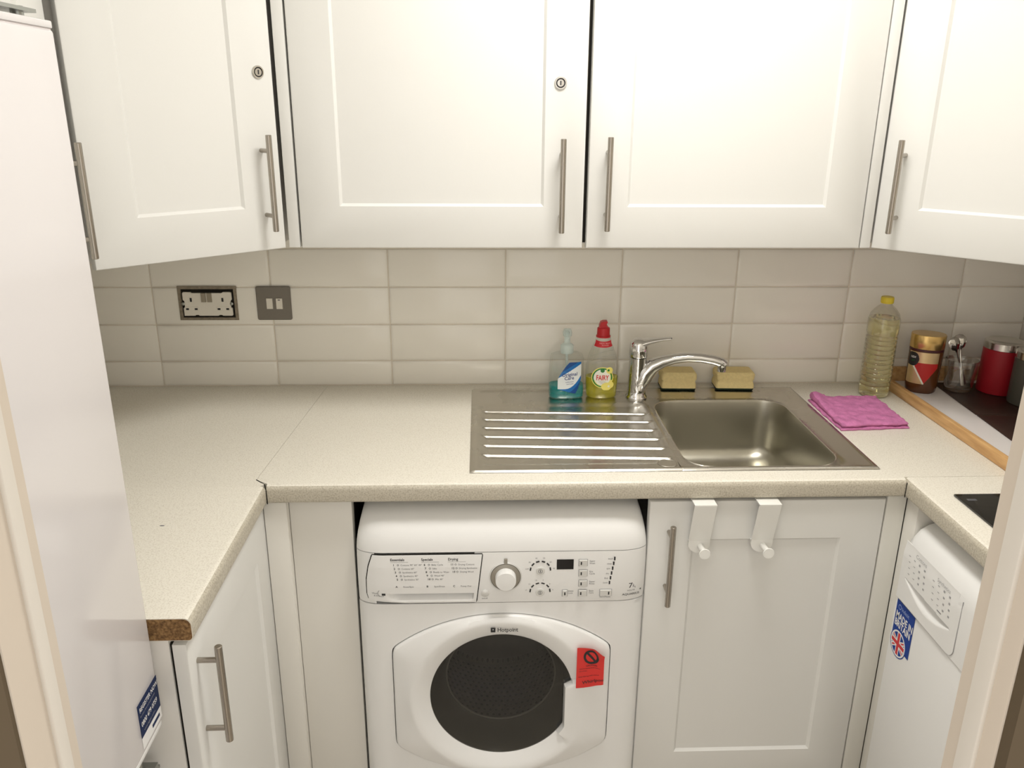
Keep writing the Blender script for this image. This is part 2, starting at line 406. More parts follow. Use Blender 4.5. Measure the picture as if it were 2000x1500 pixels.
corner_body([(0.800, -0.307), (1.085, -0.592), (1.39, -0.592), (1.39, -0.009), (0.790, -0.009)], (0.7885, -0.3305), Ri).build('body', 'carcass_white', t, smooth=None)
upper_door(t, 0.002, 0.3925, 0.0195, 0.0435, None, hz=(0.039, 0.229))
# cabinet on the left wall, mostly behind the fridge
t = thing('wall_cabinet', 'white wall cabinet mostly hidden behind the tall fridge, bar handle showing', 'cabinet', (-0.772, -1.06, 0), math.pi / 2)
MB().box(0.0, 0.452, 0.021, 0.318, UB + 0.008, UT).build('body', 'carcass_white', t)
upper_door(t, 0.0, 0.448, 0.020, 0.418, None, z=UB - 0.004, hz=(0.034, 0.230))

# ------------------------------------------------------------------ worktop (three laminate sections)
t = thing('worktop', 'cream speckled laminate worktop running round three sides', 'worktop')
TT = 0.038
def nose(x_back, x_front, sgn):
    """cross-section: (across, z) from back to rounded front edge; sgn = direction of the front"""
    r = 0.011; pts = [(x_back, WT - TT), (x_back, WT)]
    for k in range(6):
        a = math.radians(90 - 90 * k / 5); pts.append((x_front - sgn * r + sgn * r * math.cos(a), WT - r + r * math.sin(a)))
    r2 = 0.006
    for k in range(5):
        a = math.radians(-90 * k / 4); pts.append((x_front - sgn * r2 + sgn * r2 * math.cos(a), WT - TT + r2 + r2 * math.sin(a)))
    return pts
YW = -0.6185
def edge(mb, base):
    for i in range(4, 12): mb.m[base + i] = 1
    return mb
HX0, HX1, HY0, HY1 = -0.071, 0.750, -0.556, -0.062            # sink cut-out
prof = nose(HY0, YW, -1)
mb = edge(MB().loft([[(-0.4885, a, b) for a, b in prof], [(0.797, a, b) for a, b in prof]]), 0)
pl = [(-0.4885, -0.6075), (-0.4885, HY0), (HX0, HY0), (HX0, -0.0005), (-0.4745, -0.0005), (-0.5145, -0.5885)]
mb.loft([[(a, b, WT - TT) for a, b in pl], [(a, b, WT) for a, b in pl]])
mb.box(HX1, 0.797, HY0, -0.0005, WT - TT, WT).box(HX0, HX1, HY1, -0.0005, WT - TT, WT)
mb.box(0.797, XR - 0.0005, -0.6035, -0.0005, WT - TT, WT)
mb.build('worktop_section', ['worktop_laminate', 'worktop_edge_shade'], t, smooth=25)
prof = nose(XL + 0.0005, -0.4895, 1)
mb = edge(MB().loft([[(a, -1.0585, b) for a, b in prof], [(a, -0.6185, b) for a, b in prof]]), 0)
pl = [(XL + 0.0005, -0.6185), (-0.5005, -0.6185), (-0.4935, -0.6065), (-0.5153, -0.5890), (-0.4753, -0.0005), (XL + 0.0005, -0.0005)]
mb.loft([[(a, b, WT - TT) for a, b in pl], [(a, b, WT) for a, b in pl]])
mb.build('worktop_section', ['worktop_laminate', 'worktop_edge_shade'], t, smooth=25)
mb = MB().loft([[(a - (0.0012 if a > -0.6 else -0.001), -1.0592, b - (0.0012 if b > 0.9 else -0.0012)) for a, b in prof], [(a - (0.0012 if a > -0.6 else -0.001), -1.0575, b - (0.0012 if b > 0.9 else -0.0012)) for a, b in prof]])
ce = mb.build('chipboard_end', 'chipboard', t, smooth=None); ce['label'] = 'raw brown chipboard end of the worktop'
prof = nose(XR - 0.0005, 0.7975, -1)
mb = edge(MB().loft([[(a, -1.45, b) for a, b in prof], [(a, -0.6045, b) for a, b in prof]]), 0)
mb.build('worktop_section', ['worktop_laminate', 'worktop_edge_shade'], t, smooth=25)
MB().tube([(-0.5145, -0.5885, WT + 0.0001), (-0.5045, -0.5985, WT + 0.0001), (-0.4935, -0.6085, WT - 0.001), (-0.4888, -0.6195, WT - 0.010), (-0.4885, -0.6195, WT - TT)], 0.0011, n=6).build('joint_line', 'gap_dark', t)
MB().tube([(0.7972, -0.6195, WT - 0.006), (0.7972, -0.6195, WT - TT)], 0.0009, n=6).build('joint_line', 'gap_dark', t)
MB().lathe([(0.004, 0.0), (0.003, 0.0006), (0.0005, 0.0007)], (-0.633, -0.775, WT - 0.0002), n=10, sx=1.3, sy=0.5).build('chip_mark', 'ink_grey', t)

# ------------------------------------------------------------------ base units
t = thing('sink_cabinet', 'white base cabinet under the sink with two over-door hooks', 'cabinet')
MB().box(0.283, 0.808, -0.585, -0.05, 0.10, 0.70).build('body', 'carcass_white', t)
MB().box(0.283, 0.808, -0.555, -0.54, 0.0, 0.10).build('plinth', 'panel_white', t)
d = door_mesh(0.490, 0.735, fl=0.092, fr=0.085, fb=0.100, ft=0.088).build('door', 'door_white', t, (0.278, -0.587, 0.127))
bar_handle(d, 0.043, 0.509, 0.695, -0.020)
MB().box(0.7705, 0.8105, -0.606, -0.586, 0.10, 0.868).build('filler_strip', 'foil_white', t, bevel=(0.001, 2))
MB().box(0.8112, 0.92, -0.652, -0.6068, 0.0, 0.868).build('end_panel', 'panel_white', t, bevel=(0.001, 2))
t = thing('filler_panel', 'pale vertical filler panel between the corner and the washing machine', 'panel')
MB().box(-0.5013, -0.4555, -0.607, -0.56, 0.0, 0.8685).build('corner_post', 'panel_white', t, bevel=(0.002, 2))
MB().box(-0.4545, -0.329, -0.588, -0.56, 0.0, 0.8715).build('panel', 'panel_white', t, bevel=(0.001, 2))
MB().box(-0.3315, -0.3295, -0.56, -0.1, 0.0, 0.8715).build('side_panel', 'gap_dark', t)
# left base cabinet, door facing +x
t = thing('base_cabinet', 'white base cabinet under the open chipboard end beside the fridge', 'cabinet', (-0.522, -1.0575, 0), math.pi / 2)
MB().box(0.002, 0.44, 0.006, 0.55, 0.10, 0.8715).build('body', 'carcass_white', t)
MB().box(0.002, 0.44, 0.05, 0.065, 0.0, 0.10).build('plinth', 'panel_white', t)
MB().box(0.006, 0.436, 0.0015, 0.0058, 0.12, 0.862).build('shadow_gap', 'gap_dark', t)
d = door_mesh(0.4640, 0.745, t=0.021, fl=0.085, fr=0.085).build('door', 'door_white', t, (0.001, 0.001, 0.118))
bar_handle(d, 0.032, 0.541, 0.719, -0.021)

# over-door hooks
def hook(x, label):
    h = thing('door_hook', label, 'hook', (x, -0.607, 0), group='over-door hooks')
    W = 0.0225; zt = 0.8695; yo = -0.034; yb = -0.0075; zb = zt - 0.098
    mb = MB()
    mb.box(-W, W, yo, 0.0235, zt - 0.0022, zt).box(-W, W, 0.0213, 0.0235, zt - 0.02, zt - 0.0022)     # bridge over the door top
    mb.loft([[(-W, yo, zt), (W, yo, zt), (W, yo + 0.0022, zt - 0.0005), (-W, yo + 0.0022, zt - 0.0005)], [(-W, yb, zb), (W, yb, zb), (W, yb + 0.0022, zb), (-W, yb + 0.0022, zb)]])
    mb.build('strap', 'hook_white', h)
    pts = []
    for k in range(13):
        a = math.pi + math.pi * k / 12; pts.append((W * math.cos(a), zb + 0.020 * math.sin(a) - 0.004))
    pts += [(W, zb + 0.004), (-W, zb + 0.004)]
    MB().loft([[(a, yb - 0.0012, b) for a, b in pts], [(a, -0.0005, b) for a, b in pts]]).build('foot_plate', 'hook_white', h)
    zp = zb - 0.008
    MB().tube([(0.002, yb - 0.001, zp), (0.003, yb - 0.026, zp + 0.001), (0.003, yb - 0.032, zp + 0.001), (0.003, yb - 0.0355, zp + 0.001)], [0.0062, 0.0062, 0.0078, 0.0115], n=20).tube([(0.003, yb - 0.0355, zp + 0.001), (0.003, yb - 0.0375, zp + 0.001)], [0.0118, 0.0112], n=20).build('peg', 'hook_white', h)
hook(0.3835, 'white over-door hook on the sink cabinet, nearer the bar handle')
hook(0.5145, 'white over-door hook on the sink cabinet, farther from the bar handle')

# ------------------------------------------------------------------ sink
t = thing('sink', 'stainless steel inset sink with ribbed drainer and square bowl', 'sink')
SX0, SX1, SY0, SY1 = -0.089, 0.766, -0.567, -0.047
SXM = 0.350
def smooth(a, b, x):
    k = max(0.0, min(1.0, (x - a) / (b - a))); return k * k * (3 - 2 * k)
RIBS = [-0.2055, -0.2590, -0.3125, -0.3665, -0.4195, -0.4735]
def deck_z(x, y):
    z = WT + 0.0012 + 0.0040 * min(1, smooth(0, 0.004, x - SX0), smooth(0, 0.004, SY1 - y), smooth(0, 0.004, y - SY0))
    inn = min(smooth(0.017, 0.023, x - SX0), smooth(0.014, 0.020, SY1 - y), smooth(0.012, 0.018, y - SY0), 1)
    z -= 0.0030 * inn
    dx = min(smooth(-0.064, -0.052, x), 1 - smooth(0.330, 0.346, x)); dy = min(1 - smooth(-0.178, -0.150, y), smooth(-0.535, -0.515, y))
    dz = dx * dy
    z -= 0.0045 * dz
    yy = y + 0.062 * (x + 0.06)
    for rb in RIBS:
        q = abs(yy - rb) / 0.0062
        if q < 1 and -0.064 < x < 0.342: z += 0.0048 * (1 - q * q) ** 1.2 * min(smooth(-0.064, -0.056, x), 1 - smooth(0.334, 0.342, x))
    return z
nx, ny = 74, 300
mb = MB().grid(lambda u, v: (SX0 + (SXM - SX0) * u, SY0 + (SY1 - SY0) * v, deck_z(SX0 + (SXM - SX0) * u, SY0 + (SY1 - SY0) * v)), nx, ny)
def ring_pts(x0, x1, y0, y1, r, z, n=8, per=14):
    """rounded rectangle with a fixed point count, horizontal"""
    pts = []; r = max(r, 1e-4)
    cs = [(x1 - r, y0 + r, -90), (x1 - r, y1 - r, 0), (x0 + r, y1 - r, 90), (x0 + r, y0 + r, 180)]
    for c in range(4):
        cx, cy, a0 = cs[c]
        for i in range(n + 1):
            a = math.radians(a0 + 90 * i / n); pts.append((cx + r * math.cos(a), cy + r * math.sin(a), z))
        nx_, ny_, na = cs[(c + 1) % 4]; p = pts[-1]; q = (nx_ + r * math.cos(math.radians(na)), ny_ + r * math.sin(math.radians(na)))
        for i in range(1, per): pts.append((p[0] + (q[0] - p[0]) * i / per, p[1] + (q[1] - p[1]) * i / per, z))
    return pts
zr, zi = WT + 0.0052, WT + 0.0022
BX0, BX1, BY0, BY1 = 0.370, 0.697, -0.546, -0.142
rr = [ring_pts(SXM, SX1, SY0, SY1, 0.002, WT + 0.0012), ring_pts(SXM, SX1 - .004, SY0 + .004, SY1 - .004, 0.003, zr), ring_pts(SXM, SX1 - .018, SY0 + .012, SY1 - .014, 0.003, zr), ring_pts(SXM, SX1 - .023, SY0 + .018, SY1 - .020, 0.003, zi),
      ring_pts(SXM + .001, SX1 - .040, SY0 + .0185, SY1 - .055, 0.02, zi), ring_pts(SXM + .004, SX1 - .046, SY0 + .0188, SY1 - .062, 0.04, zi - 0.0022),
      ring_pts(BX0 - .007, BX1 + .007, BY0 - .0015, BY1 + .007, 0.062, zi - 0.0020), ring_pts(BX0 - .0045, BX1 + .0045, BY0 - .001, BY1 + .0045, 0.061, zi - 0.0004), ring_pts(BX0 - .002, BX1 + .002, BY0 - .0005, BY1 + .002, 0.060, zi - 0.0012), ring_pts(BX0, BX1, BY0, BY1, 0.058, zi - 0.008),
      ring_pts(BX0 + .004, BX1 - .004, BY0 + .004, BY1 - .004, 0.056, WT - 0.06), ring_pts(BX0 + .008, BX1 - .008, BY0 + .008, BY1 - .008, 0.054, WT - 0.115)]
for k in range(1, 7):
    a = math.radians(90 * k / 6); d_ = 0.008 + 0.045 * (1 - math.cos(a)); z_ = WT - 0.115 - 0.045 * math.sin(a)
    rr.append(ring_pts(BX0 + d_, BX1 - d_, BY0 + d_, BY1 - d_, 0.052, z_))
rr.append(ring_pts(BX0 + 0.11, BX1 - 0.11, BY0 + 0.15, BY1 - 0.15, 0.04, WT - 0.163))
for k in range(4): rr[k] = [(x, y, deck_z(SXM, y)) if x < SXM + 0.004 else (x, y, z) for x, y, z in rr[k]]
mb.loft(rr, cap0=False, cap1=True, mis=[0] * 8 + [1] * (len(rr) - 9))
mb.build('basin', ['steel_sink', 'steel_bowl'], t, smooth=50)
MB().lathe([(0.021, 0.0), (0.021, 0.0016), (0.0195, 0.0024), (0.0185, 0.0016), (0.001, 0.0018)], (0.3265, -0.5305, WT + 0.0012), n=32).build('hole_cap', 'steel_sink', t)
MB().lathe([(0.040, 0.0), (0.040, 0.002), (0.034, 0.003), (0.028, -0.002), (0.001, -0.002)], (0.533, -0.345, WT - 0.163), n=32).build('waste_strainer', 'chrome', t)

# mixer tap
t = thing('mixer_tap', 'chrome single-lever mixer tap with long curved spout', 'tap', (0.3355, -0.112, WT + 0.0023))
MB().lathe([(0.0275, 0.0), (0.0275, 0.004), (0.024, 0.007), (0.0232, 0.02), (0.0225, 0.06), (0.0225, 0.108)], n=36).build('body', 'chrome', t, smooth=50)
sp = [(0.001, 0, 0.022), (0.008, -.001, 0.044), (0.020, -.003, 0.068), (0.038, -.006, 0.086), (0.062, -.010, 0.098), (0.090, -.015, 0.107), (0.122, -.020, 0.112), (0.155, -.026, 0.112), (0.185, -.031, 0.108), (0.205, -.034, 0.102), (0.213, -.0355, 0.096)]
MB().tube(sp, [0.0225, 0.0255, 0.0255, 0.0205, 0.0165, 0.0138, 0.0128, 0.0125, 0.0128, 0.0130, 0.0122], n=24, flat_k=0.95).lathe([(0.0118, 0.0), (0.0118, 0.014), (0.0125, 0.016), (0.0125, 0.024)], (0.206, -.0345, 0.080), n=24).build('spout', 'chrome', t, smooth=50)
MB().lathe([(0.0228, 0.110), (0.0242, 0.113), (0.0242, 0.132), (0.0225, 0.145), (0.0175, 0.153), (0.008, 0.157), (0.0005, 0.158)], n=36).tube([(-0.004, 0, 0.139), (0.014, -.002, 0.1475), (0.034, -.005, 0.1525), (0.058, -.009, 0.157), (0.078, -.012, 0.1595)], [0.022, 0.0205, 0.015, 0.0105, 0.0085], n=20, flat_k=0.45).build('lever', 'chrome', t, smooth=50)
MB().tube([(0.0785, -.012, 0.1597), (0.0805, -.0124, 0.1598)], 0.0028, n=10, flat_k=0.6).build('lever_dot', 'ink_grey', t)

# ------------------------------------------------------------------ bottles by the tap
LEDGE = WT + 0.0024
def prof_at(prof, h):
    for (a0, b0, h0), (a1, b1, h1) in zip(prof, prof[1:]):
        if h0 <= h <= h1:
            k = 0 if h1 == h0 else (h - h0) / (h1 - h0); return a0 + (a1 - a0) * k, b0 + (b1 - b0) * k
    return prof[-1][0], prof[-1][1]
def oval(prof, pw=2.4, n=40, inset=0.0, top=None, mb=None, cap1=True, mi=0):
    rings = []
    P = list(prof)
    if top is not None:
        a, b = prof_at(prof, top); P = [p for p in prof if p[2] < top - 1e-5] + [(a, b, top)]
    for a, b, h in P:
        ring = []
        for i in range(n):
            q = 2 * math.pi * i / n; ca, sa = math.cos(q), math.sin(q)
            ca = math.copysign(abs(ca) ** (2 / pw), ca); sa = math.copysign(abs(sa) ** (2 / pw), sa)
            ring.append(((a - inset) * ca, (b - inset) * sa, h + (inset if h == P[0][2] else 0)))
        rings.append(ring)
    mb = mb or MB(); return mb.loft(rings, True, cap1, mi)
def on_front(prof, u, h, pw=2.4, off=0.0006):
    a, b = prof_at(prof, h); k = min(0.999, abs(u) / a)
    return (u, -b * (1 - k ** pw) ** (1 / pw) - off, h)

# hand soap
t = thing('soap_bottle', 'clear pump bottle of teal hand soap with blue and white label', 'bottle', (0.1535, -0.107, LEDGE), math.radians(4))
SP = [(0.040, 0.022, 0.0), (0.0445, 0.0265, 0.004), (0.0455, 0.0275, 0.02), (0.0440, 0.0265, 0.07), (0.0425, 0.0255, 0.105), (0.0400, 0.024, 0.114), (0.030, 0.019, 0.1185), (0.014, 0.014, 0.120), (0.014, 0.014, 0.124)]
oval(SP, 3.0).build('bottle_shell', 'bottle_clear', t, smooth=50)
oval(SP, 3.0, inset=0.0016, top=0.036).build('liquid', 'soap_teal', t, smooth=50)
mb = MB().lathe([(0.0165, 0.119), (0.0170, 0.121), (0.0165, 0.138), (0.012, 0.142), (0.008, 0.144), (0.0075, 0.160), (0.011, 0.163), (0.0115, 0.172), (0.009, 0.180), (0.001, 0.182)], n=28)
mb.tube([(0, 0, 0.172), (-0.004, -0.018, 0.174), (-0.006, -0.030, 0.171), (-0.0065, -0.034, 0.166)], [0.0065, 0.0058, 0.005, 0.0045], n=12).build('pump', 'pump_clear', t, smooth=50)
MB().tube([(0, 0, 0.118), (0.002, 0, 0.006)], 0.0035, n=10).build('dip_tube', 'pump_clear', t)
def soap_label(u, v):
    x, z = -0.026 + 0.062 * u, 0.012 + 0.092 * v
    # slanted leaf outline
    if (x + 0.026) < 0.0 or x > 0.034: return None
    if z > 0.100 - 0.9 * max(0, 0.004 - x) ** 1.0 * 1.0 - 18 * max(0, 0.004 - x) ** 2: return None
    if z < 0.022 - 0.30 * x + 6 * max(0, x) ** 2 and x < 0.0: return None
    if x > 0.034 - 2.2 * max(0, 0.060 - z) ** 1.6: return None
    if z < 0.014 + 0.25 * (0.03 - x) * (x < 0.03): return None
    top = 0.074 + 0.62 * x
    if z > top: return 1 if z > top + 0.010 else 0
    low = 0.030 + 22 * max(0, x + 0.006) ** 2
    if z < low: return 0 if z > low - 0.011 else 1
    return 2
mb = MB().grid(lambda u, v: on_front(SP, -0.026 + 0.062 * u, 0.012 + 0.092 * v, 3.0), 90, 130, keep=soap_label)
fn = lambda x0, z0: (lambda u, v: on_front(SP, x0 + u, z0 + v + 0.08 * u, 3.0, 0.0011))
mb.text('Original', 0.0125, fn(0.004, 0.064), 'CENTER', 3, 0.012).text('Care', 0.0125, fn(0.003, 0.0545), 'CENTER', 3, 0.012).text('antibacterial', 0.0042, fn(0.004, 0.0475), 'CENTER', 3).text('hand wash', 0.0042, fn(0.005, 0.042), 'CENTER', 3).text('cussons', 0.0045, fn(0.0, 0.0765), 'CENTER', 3, 0.01)
mb.build('label', ['label_blue', 'label_deep', 'label_white', 'navy_ink'], t, smooth=None, fix=False)

# washing-up liquid
t = thing('washing_up_bottle', 'clear bottle of yellow washing-up liquid with red cap', 'bottle', (0.2445, -0.107, LEDGE), math.radians(-2))
FP = [(0.036, 0.022, 0.0), (0.0395, 0.0255, 0.005), (0.0405, 0.027, 0.02), (0.0425, 0.028, 0.055), (0.0410, 0.027, 0.085), (0.0345, 0.024, 0.115), (0.0265, 0.020, 0.135), (0.0215, 0.018, 0.1455), (0.0195, 0.0175, 0.157), (0.0175, 0.0165, 0.160)]
oval(FP, 2.3).build('bottle_shell', 'bottle_clear', t, smooth=50)
oval(FP, 2.3, inset=0.0016, top=0.056).build('liquid', 'soap_yellow', t, smooth=50)
for k in range(3):
    mb = MB(); pts = []
    for i in range(15):
        u = -0.030 + 0.060 * i / 14; h = 0.100 + 0.011 * k + 0.30 * (u + 0.03) * 0.5 - 6 * (u - 0.01) ** 2
        a, b = prof_at(FP, h)
        if abs(u) < a * 0.93: pts.append(on_front(FP, u, h, 2.3, 0.0))
    mb.tube(pts, 0.0011, n=6).build('moulded_ridge', 'bottle_clear', t)
mb = MB().lathe([(0.0185, 0.160), (0.0185, 0.1635), (0.0165, 0.164), (0.0160, 0.182), (0.0150, 0.184), (0.0115, 0.1845)], n=28, sy=0.95)
cap_p = [(-0.0115, 0.184), (-0.0112, 0.1905), (-0.0085, 0.1985), (-0.002, 0.2015), (0.008, 0.2015), (0.0088, 0.1985), (0.0068, 0.1955), (0.0068, 0.190), (0.0105, 0.1875), (0.0105, 0.184)]
mb.loft([[(a, -0.0095, b) for a, b in cap_p], [(a, 0.0095, b) for a, b in cap_p]]).build('cap', 'cap_red', t, smooth=40)
def fairy_label(u, v):
    x, z = -0.030 + 0.060 * u, 0.026 + 0.066 * v
    dx, dz = x + 0.001, z - 0.0595; r = math.hypot(dx, dz); an = math.degrees(math.atan2(dz, dx))
    splash = math.hypot(x - 0.010, (z - 0.036) * 1.25) < 0.0135 or (math.hypot(x - 0.020, z - 0.040) < 0.009)
    flower = math.hypot(x - 0.0165, z - 0.0785) < 0.0085
    leaf = math.hypot((x + 0.001) * 1.0, z - 0.0785) < 0.0055
    if leaf: return 1
    if flower: return 1 if math.hypot(x - 0.014, z - 0.079) < 0.003 else 2
    if splash: return 0 if math.hypot(x - 0.016, z - 0.0365) < 0.0028 else 2
    if r > 0.0275: return None
    if r > 0.0255: return 2
    if r > 0.0220: return 1 if not (-75 < an < -15) else 2
    if r > 0.0205: return 2 if -160 < an < 40 else 0
    return 0
mb = MB().grid(lambda u, v: on_front(FP, -0.030 + 0.060 * u, 0.026 + 0.066 * v, 2.3), 110, 120, keep=fairy_label)
fn = lambda x0, z0, k=1.0: (lambda u, v: on_front(FP, x0 + u * k, z0 + v, 2.3, 0.0012))
mb.text('FAIRY', 0.0185, fn(-0.0010, 0.0535, 0.66), 'CENTER', 3, 0.022).text('ORIGINAL', 0.0040, fn(-0.001, 0.0475), 'CENTER', 4).text('lemon', 0.0036, fn(-0.001, 0.0435), 'CENTER', 4)
mb.build('label', ['label_cream', 'label_green', 'label_yellow', 'print_red', 'ink_pale'], t, smooth=None, fix=False)
mb = MB().grid(lambda u, v: on_front(FP, (-1 + 2 * u) * 0.95 * prof_at(FP, 0.139 + 0.0155 * v)[0], 0.139 + 0.0155 * v - 0.0025 * (1 - (2 * u - 1) ** 2), 2.3, 0.0008), 28, 6)
mb.text('NEW MAX', 0.0058, lambda u, v: on_front(FP, 0.003 + u, 0.1455 + v, 2.3, 0.0014), 'CENTER', 1, 0.02).text('POWER', 0.005, lambda u, v: on_front(FP, 0.004 + u, 0.1405 + v, 2.3, 0.0014), 'CENTER', 1, 0.02)
mb.build('neck_label', ['print_red', 'label_pink'], t, smooth=40, fix=False)

# sponges
def sponge(x, y, rz, label, w_=0.096, seed=0):
    s_ = thing('sponge', label, 'sponge', (x, y, WT + 0.0054), rz, group='washing-up sponges behind the sink')
    def body(z0, z1, waist, mat_):
        rings = []
        n = 9
        for k in range(n + 1):
            h = z0 + (z1 - z0) * k / n; q = (h - 0.022) / 0.0045
            d_ = waist * math.exp(-q * q) + 0.0035 * max(0, (h - (z1 - 0.005)) / 0.005) ** 2
            ring = rrect(-w_ / 2 + d_, w_ / 2 - d_, -0.030 + d_, 0.030 - d_ * 0.3, h, 0.006, 3)
            rings.append([(a + 0.0012 * noise.noise((a * 40 + seed, c * 40, h * 50)), c + 0.001 * noise.noise((c * 40, a * 40 + seed, h * 50)), h + (0.0015 * noise.noise((a * 30, c * 30, seed)) if k == n else 0)) for a, b, c in ring])
        return MB().loft(rings)
    body(0.0045, 0.047, 0.0032, '').build('foam', 'sponge_yellow', s_, smooth=45)
    MB().loft([flat(rrect(-w_ / 2 + .001, w_ / 2 - .001, -0.029, 0.029, 0.0, 0.006, 3)), flat(rrect(-w_ / 2, w_ / 2, -0.0295, 0.0295, 0.0045, 0.006, 3))]).build('scourer', 'scourer_green', s_)
sponge(0.4575, -0.0405, math.radians(-2), 'yellow washing-up sponge behind the tap spout, nearer the tap', 0.092, 1)
sponge(0.6075, -0.0425, math.radians(-3), 'yellow washing-up sponge behind the bowl, nearer the pink cloth', 0.100, 5)

# pink cloth, folded
t = thing('dish_cloth', 'folded pink microfibre cloth beside the sink bowl', 'cloth', (0, 0, WT))
A, B, Cc, D = Vector((0.7735, -0.352)), Vector((0.940, -0.340)), Vector((0.948, -0.150)), Vector((0.7745, -0.146))
def cl_xy(u, v, g=0.0):
    p = A.lerp(B, u).lerp(D.lerp(Cc, u), v)
    w1 = 0.004 * noise.noise((u * 7, v * 7, 3.1 + g)); w2 = 0.004 * noise.noise((u * 7, v * 7, 9.7 + g))
    return p.x + w1, p.y + w2
def layer(z0, z1, g, shrink, roll):
    top = []; nu, nv = 44, 40
    mb = MB()
    def ft(u, v):
        x, y = cl_xy(shrink + u * (1 - 2 * shrink), shrink * 0.5 + v * (1 - shrink), g)
        e = min(u, 1 - u, v, 1 - v); k = smooth(0, 0.05, e)
        z = z0 + 0.001 + (z1 - z0) * (0.55 + 0.45 * k) + 0.0030 * noise.noise((x * 55, y * 55, g)) + 0.0016 * noise.noise((x * 130, y * 130, g)) 
        if roll: z += 0.010 * math.exp(-((u - 0.03) / 0.09) ** 2) * smooth(0.25, 1.0, v) + 0.004 * math.exp(-((v - 0.95) / 0.06) ** 2) * (u < 0.2)
        return (x, y, z)
    mb.grid(ft, nu, nv)
    b = 0; n = (nu + 1)
    border = [i for i in range(n)] + [j * n + nu for j in range(1, nv + 1)] + [nv * n + i for i in range(nu - 1, -1, -1)] + [j * n for j in range(nv - 1, 0, -1)]
    ring_t = [mb.v[i] for i in border]
    cx, cy = 0.863, -0.247
    mid = [(x + (x - cx) * 0.018, y + (y - cy) * 0.018, (z0 + z) / 2) for x, y, z in ring_t]
    low = [(x, y, z0) for x, y, z in ring_t]
    mb.loft([ring_t, mid, low], False, True)
    return mb
m1 = layer(0.0002, 0.0075, 0.0, 0.0, False); m2 = layer(0.0090, 0.0170, 4.0, 0.016, True)
off = len(m1.v); m1.v += m2.v; m1.f += [tuple(i + off for i in f) for f in m2.f]; m1.m += m2.m
m1.build('cloth_fold', 'pink_cloth', t, smooth=80, fix=True)

# cooking oil
t = thing('oil_bottle', 'tall clear bottle of cooking oil with yellow cap', 'bottle', (0.9655, -0.0985, WT + 0.0003))
prof = [(0.030, 0.0), (0.036, 0.003), (0.0375, 0.012)]
hz = 0.02
while hz < 0.150:
    prof += [(0.0385, hz), (0.0385, hz + 0.006), (0.0366, hz + 0.0085), (0.0385, hz + 0.011)]; hz += 0.0125
prof += [(0.0385, 0.158), (0.0365, 0.163), (0.0388, 0.170), (0.0392, 0.190), (0.0385, 0.205), (0.034, 0.220), (0.025, 0.232), (0.016, 0.240), (0.0135, 0.244), (0.0135, 0.250)]
MB().lathe(prof, n=40).build('bottle_shell', 'oil_clear', t, smooth=60)
liq = [(max(0.001, r - 0.0016), h + (0.0016 if i == 0 else 0)) for i, (r, h) in enumerate(prof) if h < 0.208] + [(0.0365, 0.2085)]
MB().lathe(liq, n=40).build('oil', 'oil_liquid', t, smooth=60)
MB().lathe([(0.0150, 0.246), (0.0158, 0.248), (0.0158, 0.259), (0.0145, 0.262), (0.001, 0.2625)], n=32).build('cap', 'cap_yellow', t)

# ------------------------------------------------------------------ tray corner with jars
t = thing('wooden_tray', 'wood-edged white tray board in the corner behind the hob', 'tray', (0, 0, WT))
TB = 0.0125
MB().box(1.037, 1.392, -0.62, -0.0235, 0.0003, TB).build('base_board', 'board_white', t, bevel=(0.0008, 1))
MB().box(1.0225, 1.0365, -0.635, -0.010, 0.0003, 0.0265).build('edge_rail', 'oak', t, bevel=(0.0022, 3))
MB().box(1.037, 1.392, -0.0225, -0.0085, 0.0003, 0.050).build('edge_rail', 'oak', t, bevel=(0.0022, 3))
def placemat(x, y, rz, w_, d_, z, label):
    m = thing('placemat', label, 'placemat', (x, y, z), rz, group='brown placemats on the tray')
    MB().box(0, w_, -d_, 0, 0, 0.0022).build('mat', 'leather_brown', m, bevel=(0.0007, 2))
    for k in (0.004,):
        MB().loft([flat(rect_ring(k, w_ - k, -d_ + k, -k, 0.0021)), flat(rect_ring(k, w_ - k, -d_ + k, -k, 0.0025)), flat(rect_ring(k + .0007, w_ - k - .0007, -d_ + k + .0007, -k - .0007, 0.0025)), flat(rect_ring(k + .0007, w_ - k - .0007, -d_ + k + .0007, -k - .0007, 0.0021))], False, False).build('stitching', 'thread', m, smooth=None)
placemat(1.151, -0.044, math.radians(-5.0), 0.225, 0.245, WT + TB + 0.0003, 'dark brown leather placemat under the glass and red canister')
placemat(1.1295, -0.2915, math.radians(-5.0), 0.245, 0.165, WT + TB + 0.0003, 'dark brown leather placemat nearest the hob, nothing on it')
TZB = WT + TB + 0.0004; MZ = TZB + 0.0026

